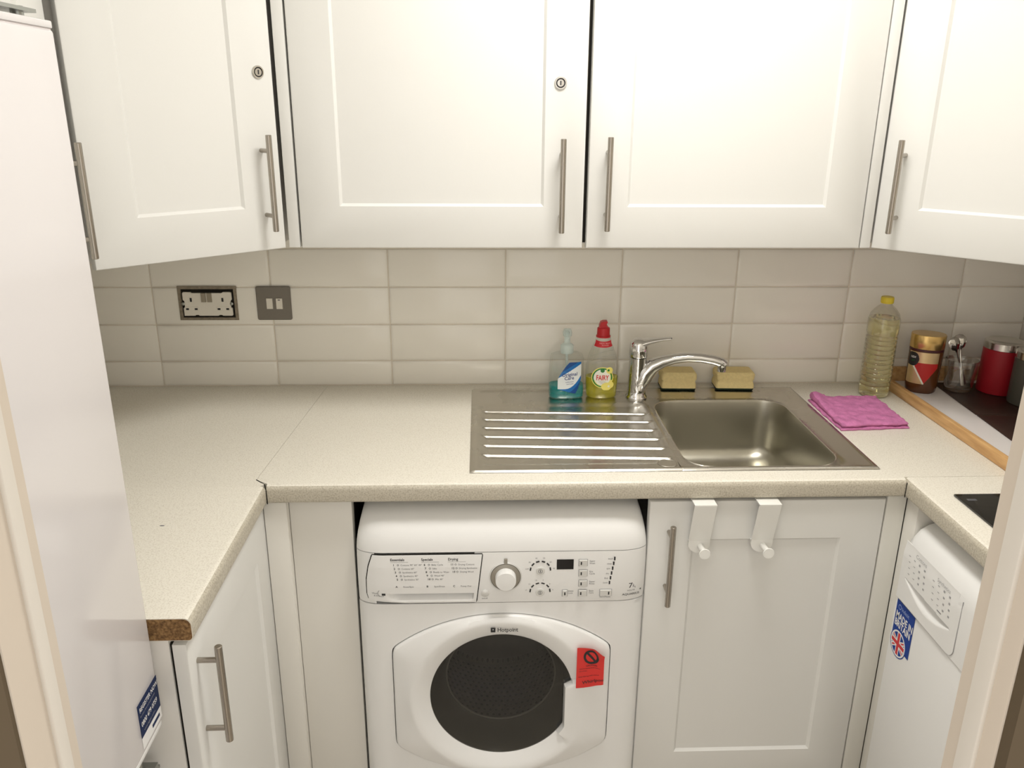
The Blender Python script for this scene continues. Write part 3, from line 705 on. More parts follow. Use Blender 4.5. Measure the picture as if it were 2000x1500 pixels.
# coffee jar
t = thing('coffee_jar', 'instant coffee jar with gold lid and red label', 'jar', (1.0875, -0.1015, TZB), math.radians(-26))
JP = [(0.033, 0.030, 0.0), (0.0365, 0.033, 0.004), (0.0385, 0.0345, 0.018), (0.0395, 0.0345, 0.05), (0.0405, 0.0345, 0.085), (0.0410, 0.0345, 0.112)]
oval(JP, 2.2, 48).build('jar_glass', 'coffee_glass', t, smooth=50)
LP = [(0.0405, 0.0342, 0.1175), (0.0415, 0.0348, 0.1185), (0.0415, 0.0348, 0.1515), (0.0405, 0.0338, 0.1535), (0.036, 0.030, 0.1538)]
oval(LP, 2.2, 48).build('lid', 'gold', t, smooth=40)
oval([(0.0408, 0.0343, 0.1122), (0.0408, 0.0343, 0.1174)], 2.2, 48).build('lid_band', 'maroon_band', t, smooth=40)
def jar_label(u, v):
    x, z = -0.0375 + 0.075 * u, 0.026 + 0.084 * v
    xl = -0.030
    if math.hypot((x - xl) * 1.25, z - 0.090) < 0.0185: return 2
    if x > 0.030: return None
    if z < 0.082 and abs(x - 0.004) < (z - 0.028) * 0.62: return 1
    if z < 0.082 and x < 0.004: return 3 if (z - 0.030) * 0.62 > abs(x - 0.004) - 0.006 else 0
    if z < 0.082: return None
    return 0
mb = MB().grid(lambda u, v: on_front(JP, -0.0375 + 0.075 * u, 0.026 + 0.084 * v, 2.2, 0.0006), 80, 84, keep=jar_label)
fj = lambda x0, z0, k=1.0: (lambda u, v: on_front(JP, max(-0.0385, x0 + k * u), z0 + v, 2.2, 0.0011))
mb.text('NEW', 0.008, fj(-0.0285, 0.0925, 0.6), 'CENTER', 5, 0.02).text('gold', 0.006, fj(-0.0285, 0.085, 0.6), 'CENTER', 4)
mb.build('label', ['gold_label', 'label_red', 'ink_black', 'label_cream', 'label_green', 'print_white'], t, smooth=None, fix=False)

# tumbler and spoons
t = thing('glass_tumbler', 'clear glass tumbler holding teaspoons', 'glass', (1.1855, -0.105, MZ))
MB().lathe([(0.030, 0.0), (0.0325, 0.002), (0.0345, 0.012), (0.0385, 0.060), (0.0405, 0.082), (0.0395, 0.0832), (0.0383, 0.082), (0.0362, 0.060), (0.0322, 0.014), (0.028, 0.0095), (0.001, 0.009)], n=40).build('tumbler', 'glass', t, smooth=50)
def spoon(base, top, facing, label, scale=1.0):
    b, tp = Vector(base), Vector(top); L = (tp - b).length; ax = (tp - b).normalized()
    s_ = thing('teaspoon', label, 'spoon', base, group='teaspoons in the tumbler')
    side = Vector((math.cos(facing), math.sin(facing), 0)); side = (side - ax * side.dot(ax)).normalized(); nrm = ax.cross(side)
    mb = MB(); rings = []
    st = [(0.0, .0042, .0009, 0), (0.02, .0048, .001, 0), (0.06, .0030, .0012, 0), (L - 0.045, .0019, .0013, 0.0), (L - 0.038, .0035, .0011, -.001), (L - 0.034, .0100, .0008, -.0035), (L - 0.020, .0160, .0008, -.0058), (L - 0.009, .0150, .0008, -.0045), (L - 0.002, .0080, .0008, -.001), (L, .001, .0007, 0.0)]
    for h, w_, th, dip in st:
        c = b + ax * h - b; ring = []
        for k in range(14):
            a = 2 * math.pi * k / 14; ring.append(tuple(c + side * (w_ * math.cos(a)) + nrm * (th * math.sin(a) + dip * (1 - math.cos(a) ** 2) )))
        rings.append(ring)
    mb.loft(rings).build('spoon_body', 'spoon_steel', s_, smooth=70)
gx, gy = 1.1855, -0.105
spoon((gx + 0.016, gy - 0.003, MZ + 0.0145), (gx - 0.034, gy + 0.004, MZ + 0.141), math.radians(6), 'steel teaspoon in the tumbler, bowl leaning towards the coffee jar')
spoon((gx + 0.004, gy - 0.012, MZ + 0.0145), (gx - 0.010, gy + 0.018, MZ + 0.145), math.radians(-25), 'steel teaspoon in the tumbler, bowl nearer the red canister')

def canister(x, y, r, h, m, label):
    t = thing('canister', label, 'canister', (x, y, MZ), group='storage canisters on the tray')
    MB().lathe([(r - .004, 0.0), (r - .001, 0.001), (r, 0.004), (r, h - 0.022), (r - .001, h - 0.021)], n=48).build('body', m, t)
    MB().lathe([(r - .001, h - 0.0208), (r + .0004, h - 0.020), (r + .0004, h - 0.003), (r - .002, h - 0.0005), (r - .006, h), (r - .010, h - 0.002), (0.001, h - 0.002)], n=48).build('lid', 'lid_steel', t)
canister(1.2825, -0.118, 0.0485, 0.137, 'can_red', 'red metal canister with brushed steel lid')
canister(1.306, -0.2155, 0.049, 0.137, 'can_grey', 'dark grey metal canister half hidden by the door frame, next to the red one')

# hob
t = thing('hob', 'black glass hob set in the worktop by the doorway', 'hob', (0.851, -0.692, WT))
MB().box(0, 0.51, -0.58, 0, 0.0002, 0.0048).build('glass_top', 'hob_glass', t, bevel=(0.0012, 2))
for cx, cy, r in ((0.14, -0.15, 0.075), (0.14, -0.42, 0.09), (0.37, -0.15, 0.09), (0.37, -0.42, 0.075)):
    MB().lathe([(r, 0.0049), (r, 0.0051), (r - .0015, 0.0051), (r - .0015, 0.0049)], (cx, cy, 0), n=40, cap0=False, cap1=False).build('ring_mark', 'hob_print', t)
MB().box(0.012, 0.030, -0.030, -0.022, 0.0048, 0.0050).build('maker_mark', 'hob_print', t)

# ------------------------------------------------------------------ wall sockets
t = thing('double_socket', 'white double socket missing its cover plate, in a rough cutout', 'socket', (-0.7655, -0.0052, 1.1370))
mb = MB().loft([rect_ring(-0.0745, 0.0745, -0.0445, 0.0445, 0.004), rect_ring(-0.0745, 0.0745, -0.0445, 0.0445, -0.0022), rect_ring(-0.0675, 0.0675, -0.0385, 0.0375, -0.0030), rect_ring(-0.0660, 0.0660, -0.0370, 0.0360, 0.0002)], cap0=False, mis=[0, 0, 0, 1])
mb.m[-1] = 1
mb.build('rough_cutout', ['mortar', 'gap_dark'], t, smooth=None)
out = [(-0.064, -0.033), (-0.036, -0.033), (-0.033, -0.0308), (-0.027, -0.0308), (-0.024, -0.033), (0.026, -0.033), (0.029, -0.0308), (0.035, -0.0308), (0.038, -0.033), (0.062, -0.033), (0.064, -0.031), (0.064, -0.012), (0.0605, -0.010), (0.0605, 0.008), (0.064, 0.012), (0.064, 0.031), (0.060, 0.033), (0.042, 0.033), (0.039, 0.0305), (-0.040, 0.0305), (-0.043, 0.033), (-0.062, 0.033), (-0.064, 0.030), (-0.064, 0.012), (-0.0605, 0.008), (-0.0605, -0.008), (-0.064, -0.012)]
out = [(a * 0.965, b * 0.935 - 0.0012) for a, b in out]
MB().loft([[(a, 0.0001, b) for a, b in out], [(a, -0.0052, b) for a, b in out], [(a * 0.985, -0.006, b * 0.98) for a, b in out]]).build('module', 'socket_white', t, smooth=None)
for s in (-1, 1):
    cx = s * 0.040 - 0.001
    MB().box(cx - 0.0025, cx + 0.0025, -0.0068, -0.0058, 0.005, 0.015).build('pin_hole', 'ink_black', t)
    for k in (-0.011, 0.011): MB().box(cx + k - 0.0036, cx + k + 0.0036, -0.0068, -0.0058, -0.0165, -0.0118).build('pin_hole', 'ink_black', t)
for s in (-1, 1):
    cx = s * 0.040 - 0.001
    for (a0, a1, b0, b1) in ((cx - 0.006, cx + 0.006, 0.001, 0.019), (cx - 0.0175, cx + 0.0175, -0.0205, -0.0075)):
        MB().loft([rrect(a0, a1, b0, b1, -0.0059, 0.002, 3), rrect(a0 + .0005, a1 - .0005, b0 + .0005, b1 - .0005, -0.0064, 0.002, 3)]).build('pin_surround', 'socket_white', t)
for cx in (-0.0085, 0.0065):
    r_ = MB().loft([rect_ring(cx - 0.006, cx + 0.006, 0.004, 0.028, -0.0055), rect_ring(cx - 0.0055, cx + 0.0055, 0.0045, 0.0275, -0.0095), ], True, True).build('rocker', 'rocker_grey', t, smooth=None)
for cx in (-0.0617, 0.0610):
    MB().lathe([(0.0042, 0), (0.0042, 0.0015), (0.003, 0.0022), (0.0004, 0.0022)], (cx, -0.0052, -0.0005), n=14, axis='y').build('screw', 'zinc', t)
t = thing('fused_spur', 'square grey metal switch plate with two white inserts', 'switch', (-0.5975, -0.0047, 1.1370))
MB().loft([rrect(-0.044, 0.044, -0.044, 0.044, 0.0, 0.0045, 4), rrect(-0.044, 0.044, -0.044, 0.044, -0.0032, 0.0045, 4), rrect(-0.0425, 0.0425, -0.0425, 0.0425, -0.0046, 0.004, 4)]).build('plate', 'pewter_plate', t)
MB().loft([rect_ring(-0.0185, -0.0025, -0.0145, 0.0135, -0.0044), rect_ring(-0.018, -0.003, -0.014, 0.013, -0.0072)]).build('fuse_holder', 'socket_white', t, smooth=None)
mb = MB().loft([rect_ring(0.0065, 0.0225, -0.0145, 0.0135, -0.0044), rect_ring(0.007, 0.022, -0.014, 0.013, -0.0085)])
mb.box(0.0115, 0.0175, -0.0089, -0.0084, 0.0085, 0.0105, 1)
mb.build('rocker', ['socket_white', 'ink_black'], t, smooth=None)

# ------------------------------------------------------------------ washing machine
WX0, WX1 = -0.3215, 0.2765; WXC = (WX0 + WX1) / 2; WY = -0.630
t = thing('washing_machine', 'white front-loading washing machine under the worktop', 'washing machine')
MB().box(WX0, WX0 + 0.012, -0.585, -0.06, 0.015, 0.76).box(WX1 - 0.012, WX1, -0.585, -0.06, 0.015, 0.76).box(WX0 + 0.012, WX1 - 0.012, -0.072, -0.06, 0.015, 0.76).box(WX0 + 0.012, WX1 - 0.012, -0.585, -0.072, 0.015, 0.03).box(WX0 + 0.012, WX1 - 0.012, -0.585, -0.072, 0.745, 0.76).build('casing', 'appliance_white', t)
for sx in (WX0 + 0.06, WX1 - 0.06):
    for sy in (-0.53, -0.12): MB().lathe([(0.02, 0.0), (0.02, 0.008), (0.008, 0.009), (0.008, 0.02)], (sx, sy, 0), n=16).build('foot', 'gasket', t)
def bow(x, r=0.06, dpt=0.030):
    d_ = min(x - WX0, WX1 - x)
    if d_ >= r: return 0.0
    k = 1 - d_ / r; return dpt * (1 - math.sqrt(max(0, 1 - k * k)))
XS = [WX0 + 0.06 * (1 - math.cos(math.pi / 2 * i / 10)) for i in range(11)] + [WX0 + 0.06 + (WX1 - WX0 - 0.12) * i / 12 for i in range(1, 12)] + [WX1 - 0.06 * (1 - math.cos(math.pi / 2 * (10 - i) / 10)) for i in range(11)]
def swept(profile, k_top=0.0, zt=0.765, recess=None):
    """profile (y, z) swept across the front, ends rounded back"""
    rings = []
    for x in (sorted(XS + [recess[0] - 0.0005, recess[0], recess[1], recess[1] + 0.0005]) if recess else XS):
        ring = []
        rec = 0.032 if recess and recess[0] <= x <= recess[1] else 0.0
        for y, z in profile:
            q = max(0, (z - zt) / 0.085); xx = WXC + (x - WXC) * (1 - k_top * q ** 1.6)
            ring.append((xx, y + (bow(x) if y < -0.4 else 0) + (rec if y < -0.6 else 0), z))
        rings.append(ring)
    return MB().loft(rings, True, True)
swept([(-0.06, 0.766), (-0.06, 0.846), (-0.50, 0.846), (-0.545, 0.8445), (-0.575, 0.840), (-0.598, 0.830), (-0.614, 0.816), (-0.6245, 0.798), (-0.630, 0.780), (-0.6315, 0.7655), (-0.60, 0.765)], 0.055).build('top_cover', 'appliance_white', t, smooth=50)
swept([(-0.59, 0.6465), (-0.59, 0.7638), (-0.6318, 0.7638), (-0.6345, 0.735), (-0.6350, 0.69), (-0.6335, 0.660), (-0.631, 0.6465)], recess=(-0.282, -0.080)).build('fascia', 'appliance_white', t, smooth=50)
FYP = [(0.6465, -0.631), (0.660, -0.6335), (0.69, -0.6350), (0.735, -0.6345), (0.7638, -0.6318)]
def FY(z):
    for (za, ya), (zb, yb_) in zip(FYP, FYP[1:]):
        if z <= zb: return ya + (yb_ - ya) * max(0, z - za) / (zb - za)
    return FYP[-1][1]
# door outline and porthole as radii round the door centre
DCX, DCZ = -0.0235, 0.4125
def r_out(a, grow=0.0):
    c, s = math.cos(a), math.sin(a); rs = []
    hw = 0.2305 + grow; R = 0.37 + grow; off_ = -0.165
    rs.append(hw / max(1e-6, abs(c)))
    # circle centred (0, off_) for the top, mirrored below
    sg = abs(s); bq = -off_ * sg
    # solve |p - (0, off_)| = R with p = r (c, sg)
    bb = -2 * off_ * sg; cc = off_ * off_ - R * R
    rs.append((-bb + math.sqrt(bb * bb - 4 * cc)) / 2)
    p_ = 60
    return sum(r ** -p_ for r in rs) ** (-1 / p_)
def r_hole(a, extra=0.0):
    r = 0.1545 + extra; x = r * math.cos(a); z = r * math.sin(a)
    if x > 0.1345 + extra and z < 0.034: return min(r, (0.1345 + extra) / math.cos(a))
    return r
NA = 192
def polar(fr, y): return [(DCX + fr(2 * math.pi * i / NA) * math.cos(2 * math.pi * i / NA), y(2 * math.pi * i / NA) if callable(y) else y, DCZ + fr(2 * math.pi * i / NA) * math.sin(2 * math.pi * i / NA)) for i in range(NA)]
def r_rect(a, inset=0.0):
    c, s = math.cos(a), math.sin(a); rs = []
    if c > 1e-6: rs.append((WX1 - inset - DCX) / c)
    if c < -1e-6: rs.append((WX0 + inset - DCX) / c)
    if s > 1e-6: rs.append((0.6445 - DCZ) / s)
    if s < -1e-6: rs.append((0.09 - DCZ) / s)
    return min(rs)
def front_y(pts): return [(x, y + bow(x, 0.05, 0.024), z) for x, y, z in pts]
rings = [polar(r_rect, -0.58), front_y(polar(r_rect, WY))]
for k in range(1, 10): rings.append(front_y(polar(lambda a, k=k: r_rect(a) + (r_out(a, 0.0022) - r_rect(a)) * (k / 9) ** 1.0, WY)))
rings.append(polar(lambda a: r_out(a, 0.0018), -0.612))
MB().loft(rings, False, False).build('front_panel', 'appliance_white', t, smooth=40)
MB().box(WX0 + 0.01, WX1 - 0.01, -0.615, -0.585, 0.02, 0.088).build('kick_panel', 'appliance_white', t)
MB().loft([polar(lambda a: r_out(a, 0.004), -0.6125), polar(lambda a: 0.185, -0.6125)], False, False).build('door_seam', 'gap_dark', t, smooth=None)
door = MB()
mixr = lambda k: (lambda a: r_hole(a) + (r_out(a) - r_hole(a)) * k)
flatside = lambda a: 1.0 if (math.cos(a) > 0.55 and math.sin(a) < 0.25 and math.sin(a) > -0.62) else 0.0
dish = lambda a: 0.016 * (1 - 0.8 * flatside(a))
door.loft([polar(r_out, -0.613), polar(r_out, -0.633), polar(lambda a: r_out(a) - 0.0015, -0.6365), polar(lambda a: r_out(a) - 0.005, -0.6385), polar(lambda a: max(r_hole(a) + 0.050, r_out(a) * 0.86), -0.6430), polar(lambda a: r_hole(a) + 0.044, -0.6470),
           polar(lambda a: r_hole(a) + 0.036, lambda a: -0.6475), polar(lambda a: r_hole(a) + 0.024, lambda a: -0.6475 + dish(a) * 0.25), polar(lambda a: r_hole(a) + 0.010, lambda a: -0.6475 + dish(a) * 0.72), polar(lambda a: r_hole(a) + 0.002, lambda a: -0.6475 + dish(a)), polar(r_hole, -0.630), polar(r_hole, -0.616)], False, False)
dobj = door.build('door', 'appliance_white', t, smooth=42)
MB().loft([polar(lambda a: r_hole(a, -0.0006), -0.6300), polar(lambda a: r_hole(a) * 0.85, -0.6322), polar(lambda a: r_hole(a) * 0.5, -0.6340), polar(lambda a: 0.01, -0.6345)], False, True).build('door_glass', 'door_glass', dobj, smooth=60)
MB().loft([polar(lambda a: r_hole(a, 0.002), -0.631), polar(lambda a: min(r_hole(a), 0.147), -0.612), polar(lambda a: 0.138, -0.585), polar(lambda a: 0.128, -0.565), polar(lambda a: 0.122, -0.560)], False, False).build('glass_bowl', 'bowl_inner', dobj, smooth=60)
def torus_ring(name, r, y, th, m, par):
    MB().tube([(DCX + r * math.cos(2 * math.pi * k / 64), y, DCZ + r * math.sin(2 * math.pi * k / 64)) for k in range(65)], th, n=8, caps=False).build(name, m, par, smooth=60)
torus_ring('bowl_rim', 0.122, -0.560, 0.0024, 'silver_paint', dobj)
torus_ring('drum_rim', 0.152, -0.541, 0.004, 'drum_plain', t)
mb = MB()
mb.text('Hotpoint', 0.0118, lambda u, v: (-0.0335 + u * 0.98, -0.6490 + 0.22 * max(0, v), 0.5868 + v), 'LEFT', 0, 0.014)
mb.build('maker_name', 'ink_black', dobj, smooth=None)
MB().box(-0.0472, -0.0375, -0.6496, -0.6475, 0.5860, 0.5957).box(-0.0432, -0.0415, -0.6499, -0.6495, 0.5915, 0.5935, 1).build('maker_badge', ['ink_black', 'print_white'], dobj)
MB().lathe([(0.185, -0.5855 + 0.56), (0.150, 0.0), (0.150, -0.02)], (DCX, -0.56, DCZ), n=48, axis='y', cap0=False, cap1=False).build('gasket', 'gasket', t, smooth=60)
MB().lathe([(0.150, 0.0), (0.225, -0.01), (0.225, -0.30), (0.21, -0.315)], (DCX, -0.545, DCZ), n=64, axis='y', cap0=False, cap1=False).build('drum', 'drum_steel', t, smooth=60)
MB().lathe([(0.21, -0.315), (0.15, -0.318), (0.13, -0.305), (0.08, -0.305), (0.06, -0.318), (0.001, -0.318)], (DCX, -0.545, DCZ), n=64, axis='y', cap0=False, cap1=False).build('drum_back', 'drum_plain', t, smooth=60)
for k in range(3):
    a = math.radians(90 + 120 * k)
    MB().tube([(DCX + 0.215 * math.cos(a), -0.57, DCZ + 0.215 * math.sin(a)), (DCX + 0.205 * math.cos(a), -0.70 + 0.0, DCZ + 0.205 * math.sin(a))] if False else [(DCX + 0.213 * math.cos(a), -0.56, DCZ + 0.213 * math.sin(a)), (DCX + 0.205 * math.cos(a), -0.45, DCZ + 0.205 * math.sin(a)), (DCX + 0.205 * math.cos(a), -0.26, DCZ + 0.205 * math.sin(a))], [0.012, 0.03, 0.026], n=12).build('drum_paddle', 'drum_plain', t, smooth=60)
# red transit tag stuck on the door
tg = thing('warning_tag', 'red paper warning tag stuck on the washing machine door', 'tag', (0.1625, -0.6470, 0.4985))
def tagpt(u, v, off=0.0):
    x = -0.0285 + 0.058 * u; top = 0.050 - 0.004 * (2 * u - 0.5) ** 2 - (0.012 * smooth(0.55, 1.0, u)); bot = -0.0525 + 0.010 * u ** 1.3
    z = bot + (top - bot) * v
    y = -0.0075 + 0.004 * 0 - 0.003 * smooth(0.7, 1.0, u) * (1 - v) - 0.004 * smooth(0.8, 1, v) * u - off - 0.0015 * math.sin(u * 3.0)
    return (x, y, z)
rg = MB().grid(lambda u, v: tagpt(u, v), 20, 20)
b = len(rg.v); rg.grid(lambda u, v: tagpt(u, v, -0.0004), 20, 20)
rg.build('paper', 'tag_red', tg, smooth=60, fix=False)
def ring_print(u, v):
    dx, dz = (u - 0.5) * 2, (v - 0.5) * 2; r = math.hypot(dx, dz)
    if r > 1: return None
    if r > 0.70: return 0
    return 0 if abs(dx + dz) < 0.22 else None
tp_ = lambda U0, U1, V0, V1: (lambda u, v: tagpt(U0 + (U1 - U0) * u, V0 + (V1 - V0) * v, 0.0006))
mb = MB().grid(tp_(0.24, 0.80, 0.60, 0.965), 60, 60, keep=ring_print)
txt = lambda U0, V0: (lambda u, v: tagpt(min(1, U0 + u / 0.058), V0 + v / 0.102 + 0.05 * (u / 0.058), 0.0006))
mb.text('CAUTION', 0.0052, txt(0.34, 0.535), 'LEFT', 0, 0.01).text('remove transit bolts before', 0.0040, txt(0.09, 0.465)).text('use of this', 0.0040, txt(0.09, 0.405)).text('keep this tag with manual', 0.0042, txt(0.08, 0.265)).text('Whirlpool', 0.0115, txt(0.22, 0.095), 'LEFT', 0, 0.01)
mb.build('print', 'ink_black', tg, smooth=None, fix=False)['kind'] = 'stuff'
# detergent drawer
dw = MB()
def in_poly(x, z, P):
    c = False; j = len(P) - 1
    for i in range(len(P)):
        if (P[i][1] > z) != (P[j][1] > z) and x < (P[j][0] - P[i][0]) * (z - P[i][1]) / (P[j][1] - P[i][1]) + P[i][0]: c = not c
        j = i
    return c
dp = [(-0.2865, 0.7610), (-0.0645, 0.7605), (-0.0775, 0.6480), (-0.2200, 0.6500), (-0.2900, 0.6560), (-0.2975, 0.6600), (-0.3005, 0.6720), (-0.3000, 0.7050), (-0.2950, 0.7350)]
def dfy(x, z):
    y = FY(z) - 0.0035 + bow(x)
    lo, hi = 0.6535, 0.6735
    if -0.262 + (0.0) < x < -0.083 and lo < z < hi: y += 0.024 * smooth(-0.262, -0.225, x) * smooth(lo, hi - 0.001, z) ** 0.8
    return y
base = [(x, FY(z) + bow(x) + 0.002, z) for x, z in dp]
dw.grid(lambda u, v: (0, 0, 0), 1, 1); dw.v = []; dw.f = []; dw.m = []
# front face as rows between the slanted left and right edges
def edge_l(z):
    L = [(-0.2200, 0.6500), (-0.2900, 0.6560), (-0.2975, 0.6600), (-0.3005, 0.6720), (-0.3000, 0.7050), (-0.2950, 0.7350), (-0.2865, 0.7610)]
    for (xa, za), (xb, zb) in zip(L, L[1:]):
        if z <= zb: return xa + (xb - xa) * max(0, (z - za)) / (zb - za)
    return L[-1][0]
def edge_r(z): return -0.0775 + 0.013 * (z - 0.648) / 0.1125
nz, nxx = 56, 70
def dfn(u, v):
    z = 0.6500 + 0.1108 * v; xa, xb = edge_l(z), edge_r(z); x = xa + (xb - xa) * u
    return (x, dfy(x, z), z)
dw.grid(dfn, nxx, nz)
n = nxx + 1
border = list(range(n)) + [j * n + nxx for j in range(1, nz + 1)] + [nz * n + i for i in range(nxx - 1, -1, -1)] + [j * n for j in range(nz - 1, 0, -1)]
rt = [dw.v[i] for i in border]
dw.loft([rt, [(x, FY(z) + bow(x) + 0.001, z) for x, y, z in rt]], False, False)
do = dw.build('detergent_drawer', 'appliance_white', t, smooth=40)
seam = [(x, FY(z) + bow(x) - 0.0004, z) for x, y, z in rt]
sc = [(x + (0.0012 if x > -0.18 else -0.0012) * (1 if 0.6515 < z < 0.7595 else 0), y, z + (0.0010 if z > 0.7595 else (-0.0010 if z < 0.6515 else 0))) for x, y, z in seam]
MB().tube(sc + sc[:1], 0.0010, n=5, caps=False).build('drawer_seam', 'gap_dark', do, smooth=None)
mb = MB(); TY = lambda z, o=0.0: FY(z) - 0.0039 - o
col = lambda x0, z0, k=1.0: (lambda u, v: (x0 + u * k, TY(z0 + v), z0 + v))
for head, x0, rows in (('Essentials', -0.2500, ['1  Cottons 90° 60° 40°', '2  Cottons 60°', '3  Synthetics 60°', '4  Synthetics 40°', '5  Synthetics 30°']), ('Specials', -0.1875, ['6  Baby Cycle', '7  Silks', '8  Ready to Wear', '9  Wool 40°', '10 Mix 30°']), ('Drying', -0.1335, ['11 Drying Cottons', '12 Drying Synthetics', '13 Drying Wool'])):
    mb.text(head, 0.0075, col(x0, 0.7500), 'LEFT', 0, 0.02)
    mb.box(x0, x0 + 0.036, TY(0.745) - 0.0001, TY(0.745), 0.7468, 0.7472, 1)
    for k, rw in enumerate(rows):
        xx = x0 + 0.005 + 0.0017 * k; zz = 0.7390 - 0.0083 * k
        mb.text(rw.split()[0], 0.0062, col(xx, zz), 'LEFT', 0, 0.02).text(' '.join(rw.split()[1:]), 0.0052, col(xx + 0.0155, zz), 'LEFT', 1)
        mb.lathe([(0.0021, 0.0), (0.0021, 0.0002), (0.0014, 0.0002)], (xx + 0.0105, TY(zz), zz + 0.002), n=8, axis='y', mi=1, cap0=False, cap1=False)
for ch, wd, x0 in (('A', 'Rinse/Spin', -0.2410), ('B', 'Spin/Drain', -0.1780), ('C', 'Pump Out', -0.1240)):
    mb.text(ch, 0.0062, col(x0, 0.6890), 'LEFT', 0, 0.02).text(wd, 0.0052, col(x0 + 0.0155, 0.6890), 'LEFT', 1)
fb = lambda x0, z0: (lambda u, v: (x0 + u, FY(z0) + bow(x0 + u) - 0.0040, z0 + v))
mb.text('Wash', 0.0050, fb(-0.2905, 0.6735), 'LEFT', 1).text('& Dry', 0.0050, fb(-0.2865, 0.6680), 'LEFT', 1)
mb.lathe([(0.0085, 0.0), (0.0085, 0.0003), (0.0076, 0.0003)], (-0.2700, FY(0.675) - 0.0036 + 0.0008, 0.6755), n=24, axis='y', mi=1, cap0=False, cap1=False).box(-0.2700, -0.2625, FY(0.67) - 0.0042, FY(0.67) - 0.003, 0.6705, 0.6750, 0)
mb.build('print', ['ink_black', 'ink_grey'], do, smooth=None, fix=False)['kind'] = 'stuff'
# dial, display, buttons
MB().lathe([(0.0335, -0.001), (0.0335, 0.0012), (0.0310, 0.0018), (0.0305, 0.0005), (0.021, 0.0005)], (-0.0165, -0.6345, 0.7090), n=48, axis='y', mis=[0, 0, 1, 1], cap0=False, cap1=False).build('dial_surround', ['silver_paint', 'dial_ring'], t)
MB().lathe([(0.0300, 0.0002), (0.0298, 0.0022), (0.0235, 0.0030), (0.0215, 0.0032)], (-0.0165, -0.6345, 0.7090), n=48, axis='y', cap0=False, cap1=False).build('dial_scale', 'dial_ring', t)
ko = MB().lathe([(0.0215, 0.0), (0.0212, 0.018), (0.0200, 0.021), (0.0005, 0.0222)], (-0.0165, -0.6345, 0.7090), n=40, axis='y').build('dial', 'appliance_white', t)
MB().box(-0.0195, -0.0130, -0.6372, -0.6335, 0.7390, 0.7510).build('dial_pointer', 'dial_ring', t, bevel=(0.0006, 1))
MB().box(0.0880, 0.1225, -0.6352, -0.634, 0.7245, 0.7470).build('display', 'display_black', t)
for kz in (0.7220, 0.6715):
    bo = MB().lathe([(0.0090, 0.0), (0.0090, 0.0018), (0.0080, 0.0026), (0.0005, 0.0028)], (0.0548, -0.6345, kz), n=28, axis='y').build('option_button', 'silver_paint', t)
    mb = MB(); mb.lathe([(0.0046, 0.0029), (0.0046, 0.0031), (0.0038, 0.0031)], (0.0548, -0.6345, kz), n=16, axis='y', cap0=False, cap1=False)
    mb.box(0.0540, 0.0556, -0.6378, -0.6372, kz - 0.0025, kz + 0.0025).build('icon', 'ink_grey', bo, smooth=None)
    for k in range(6):
        a = math.radians(172 - 164 * k / 5); m_ = MB().box(-0.0036, 0.0036, -0.0004, 0.0006, -0.0014, 0.0014)
        ca, sa = math.cos(a - math.pi / 2), math.sin(a - math.pi / 2)
        m_.move(lambda x, y, z: (x * ca - z * sa + 0.0548 + 0.0205 * math.cos(a), y - 0.6350, x * sa + z * ca + kz + 0.0205 * math.sin(a) + 0.001)).build('level_mark', 'ink_black', t)
MB().lathe([(0.0085, 0.0), (0.0085, 0.0012), (0.0075, 0.0018), (0.0005, 0.0020)], (-0.0585, -0.6345, 0.6705), n=28, axis='y').build('option_button', 'silver_paint', t)
for bx, bz, w_, led in ((0.1420, 0.7395, 0.0085, -0.004), (0.1425, 0.7155, 0.0085, -0.004), (0.1430, 0.6915, 0.0085, -0.004), (0.1430, 0.6685, 0.0085, -0.004), (0.1060, 0.6685, 0.0048, 0.0), (0.1910, 0.6685, 0.0120, 0.006)):
    bo = MB().loft([rrect(bx - w_, bx + w_, bz - 0.0072, bz + 0.0072, -0.634, 0.001, 2), rrect(bx - w_, bx + w_, bz - 0.0072, bz + 0.0072, -0.6370, 0.001, 2), rrect(bx - w_ + .0008, bx + w_ - .0008, bz - 0.0064, bz + 0.0064, -0.6378, 0.001, 2)]).build('push_button', 'silver_paint', t, smooth=None)
    MB().box(bx + led - 0.0013, bx + led + 0.0013, -0.6381, -0.6377, bz - 0.0034, bz + 0.0034).build('indicator', 'ink_black', bo)
    MB().loft([rect_ring(bx - w_ - .0009, bx + w_ + .0009, bz - 0.0081, bz + 0.0081, -0.6351), rect_ring(bx - w_, bx + w_, bz - 0.0072, bz + 0.0072, -0.6351)], False, False).build('button_edge', 'ink_pale', bo, smooth=None)
for k in range(6):
    x0 = 0.2065 - 0.0017 * k; z0 = 0.7480 - 0.0112 * k
    MB().box(x0 - 0.0015, x0 + 0.0015, -0.6353, -0.634, z0 - 0.0038, z0 + 0.0038).build('phase_light', 'ink_black', t)
mb = MB(); fp = lambda x0, z0, k=1.0: (lambda u, v: (x0 + u * k, FY(z0) - 0.0006 + bow(x0 + u), z0 + v))
for s_, x0, z0 in (('Super', 0.1550, 0.7410), ('Wash', 0.1550, 0.7360), ('Eco', 0.1555, 0.7170), ('Cycle', 0.1555, 0.7120), ('Super', 0.1560, 0.6935), ('Rinse', 0.1560, 0.6885), ('Stain', 0.1560, 0.6710), ('Care', 0.1560, 0.6660), ('Child', 0.1130, 0.6710), ('Lock', 0.1130, 0.6660), ('wash', 0.1930, 0.7455), ('rinse', 0.1910, 0.7345), ('spin', 0.1905, 0.7235), ('dry', 0.1895, 0.7120), ('End', 0.1870, 0.7010), ('Lock', 0.1845, 0.6905)):
    mb.text(s_, 0.0050, fp(x0, z0), 'LEFT', 1)
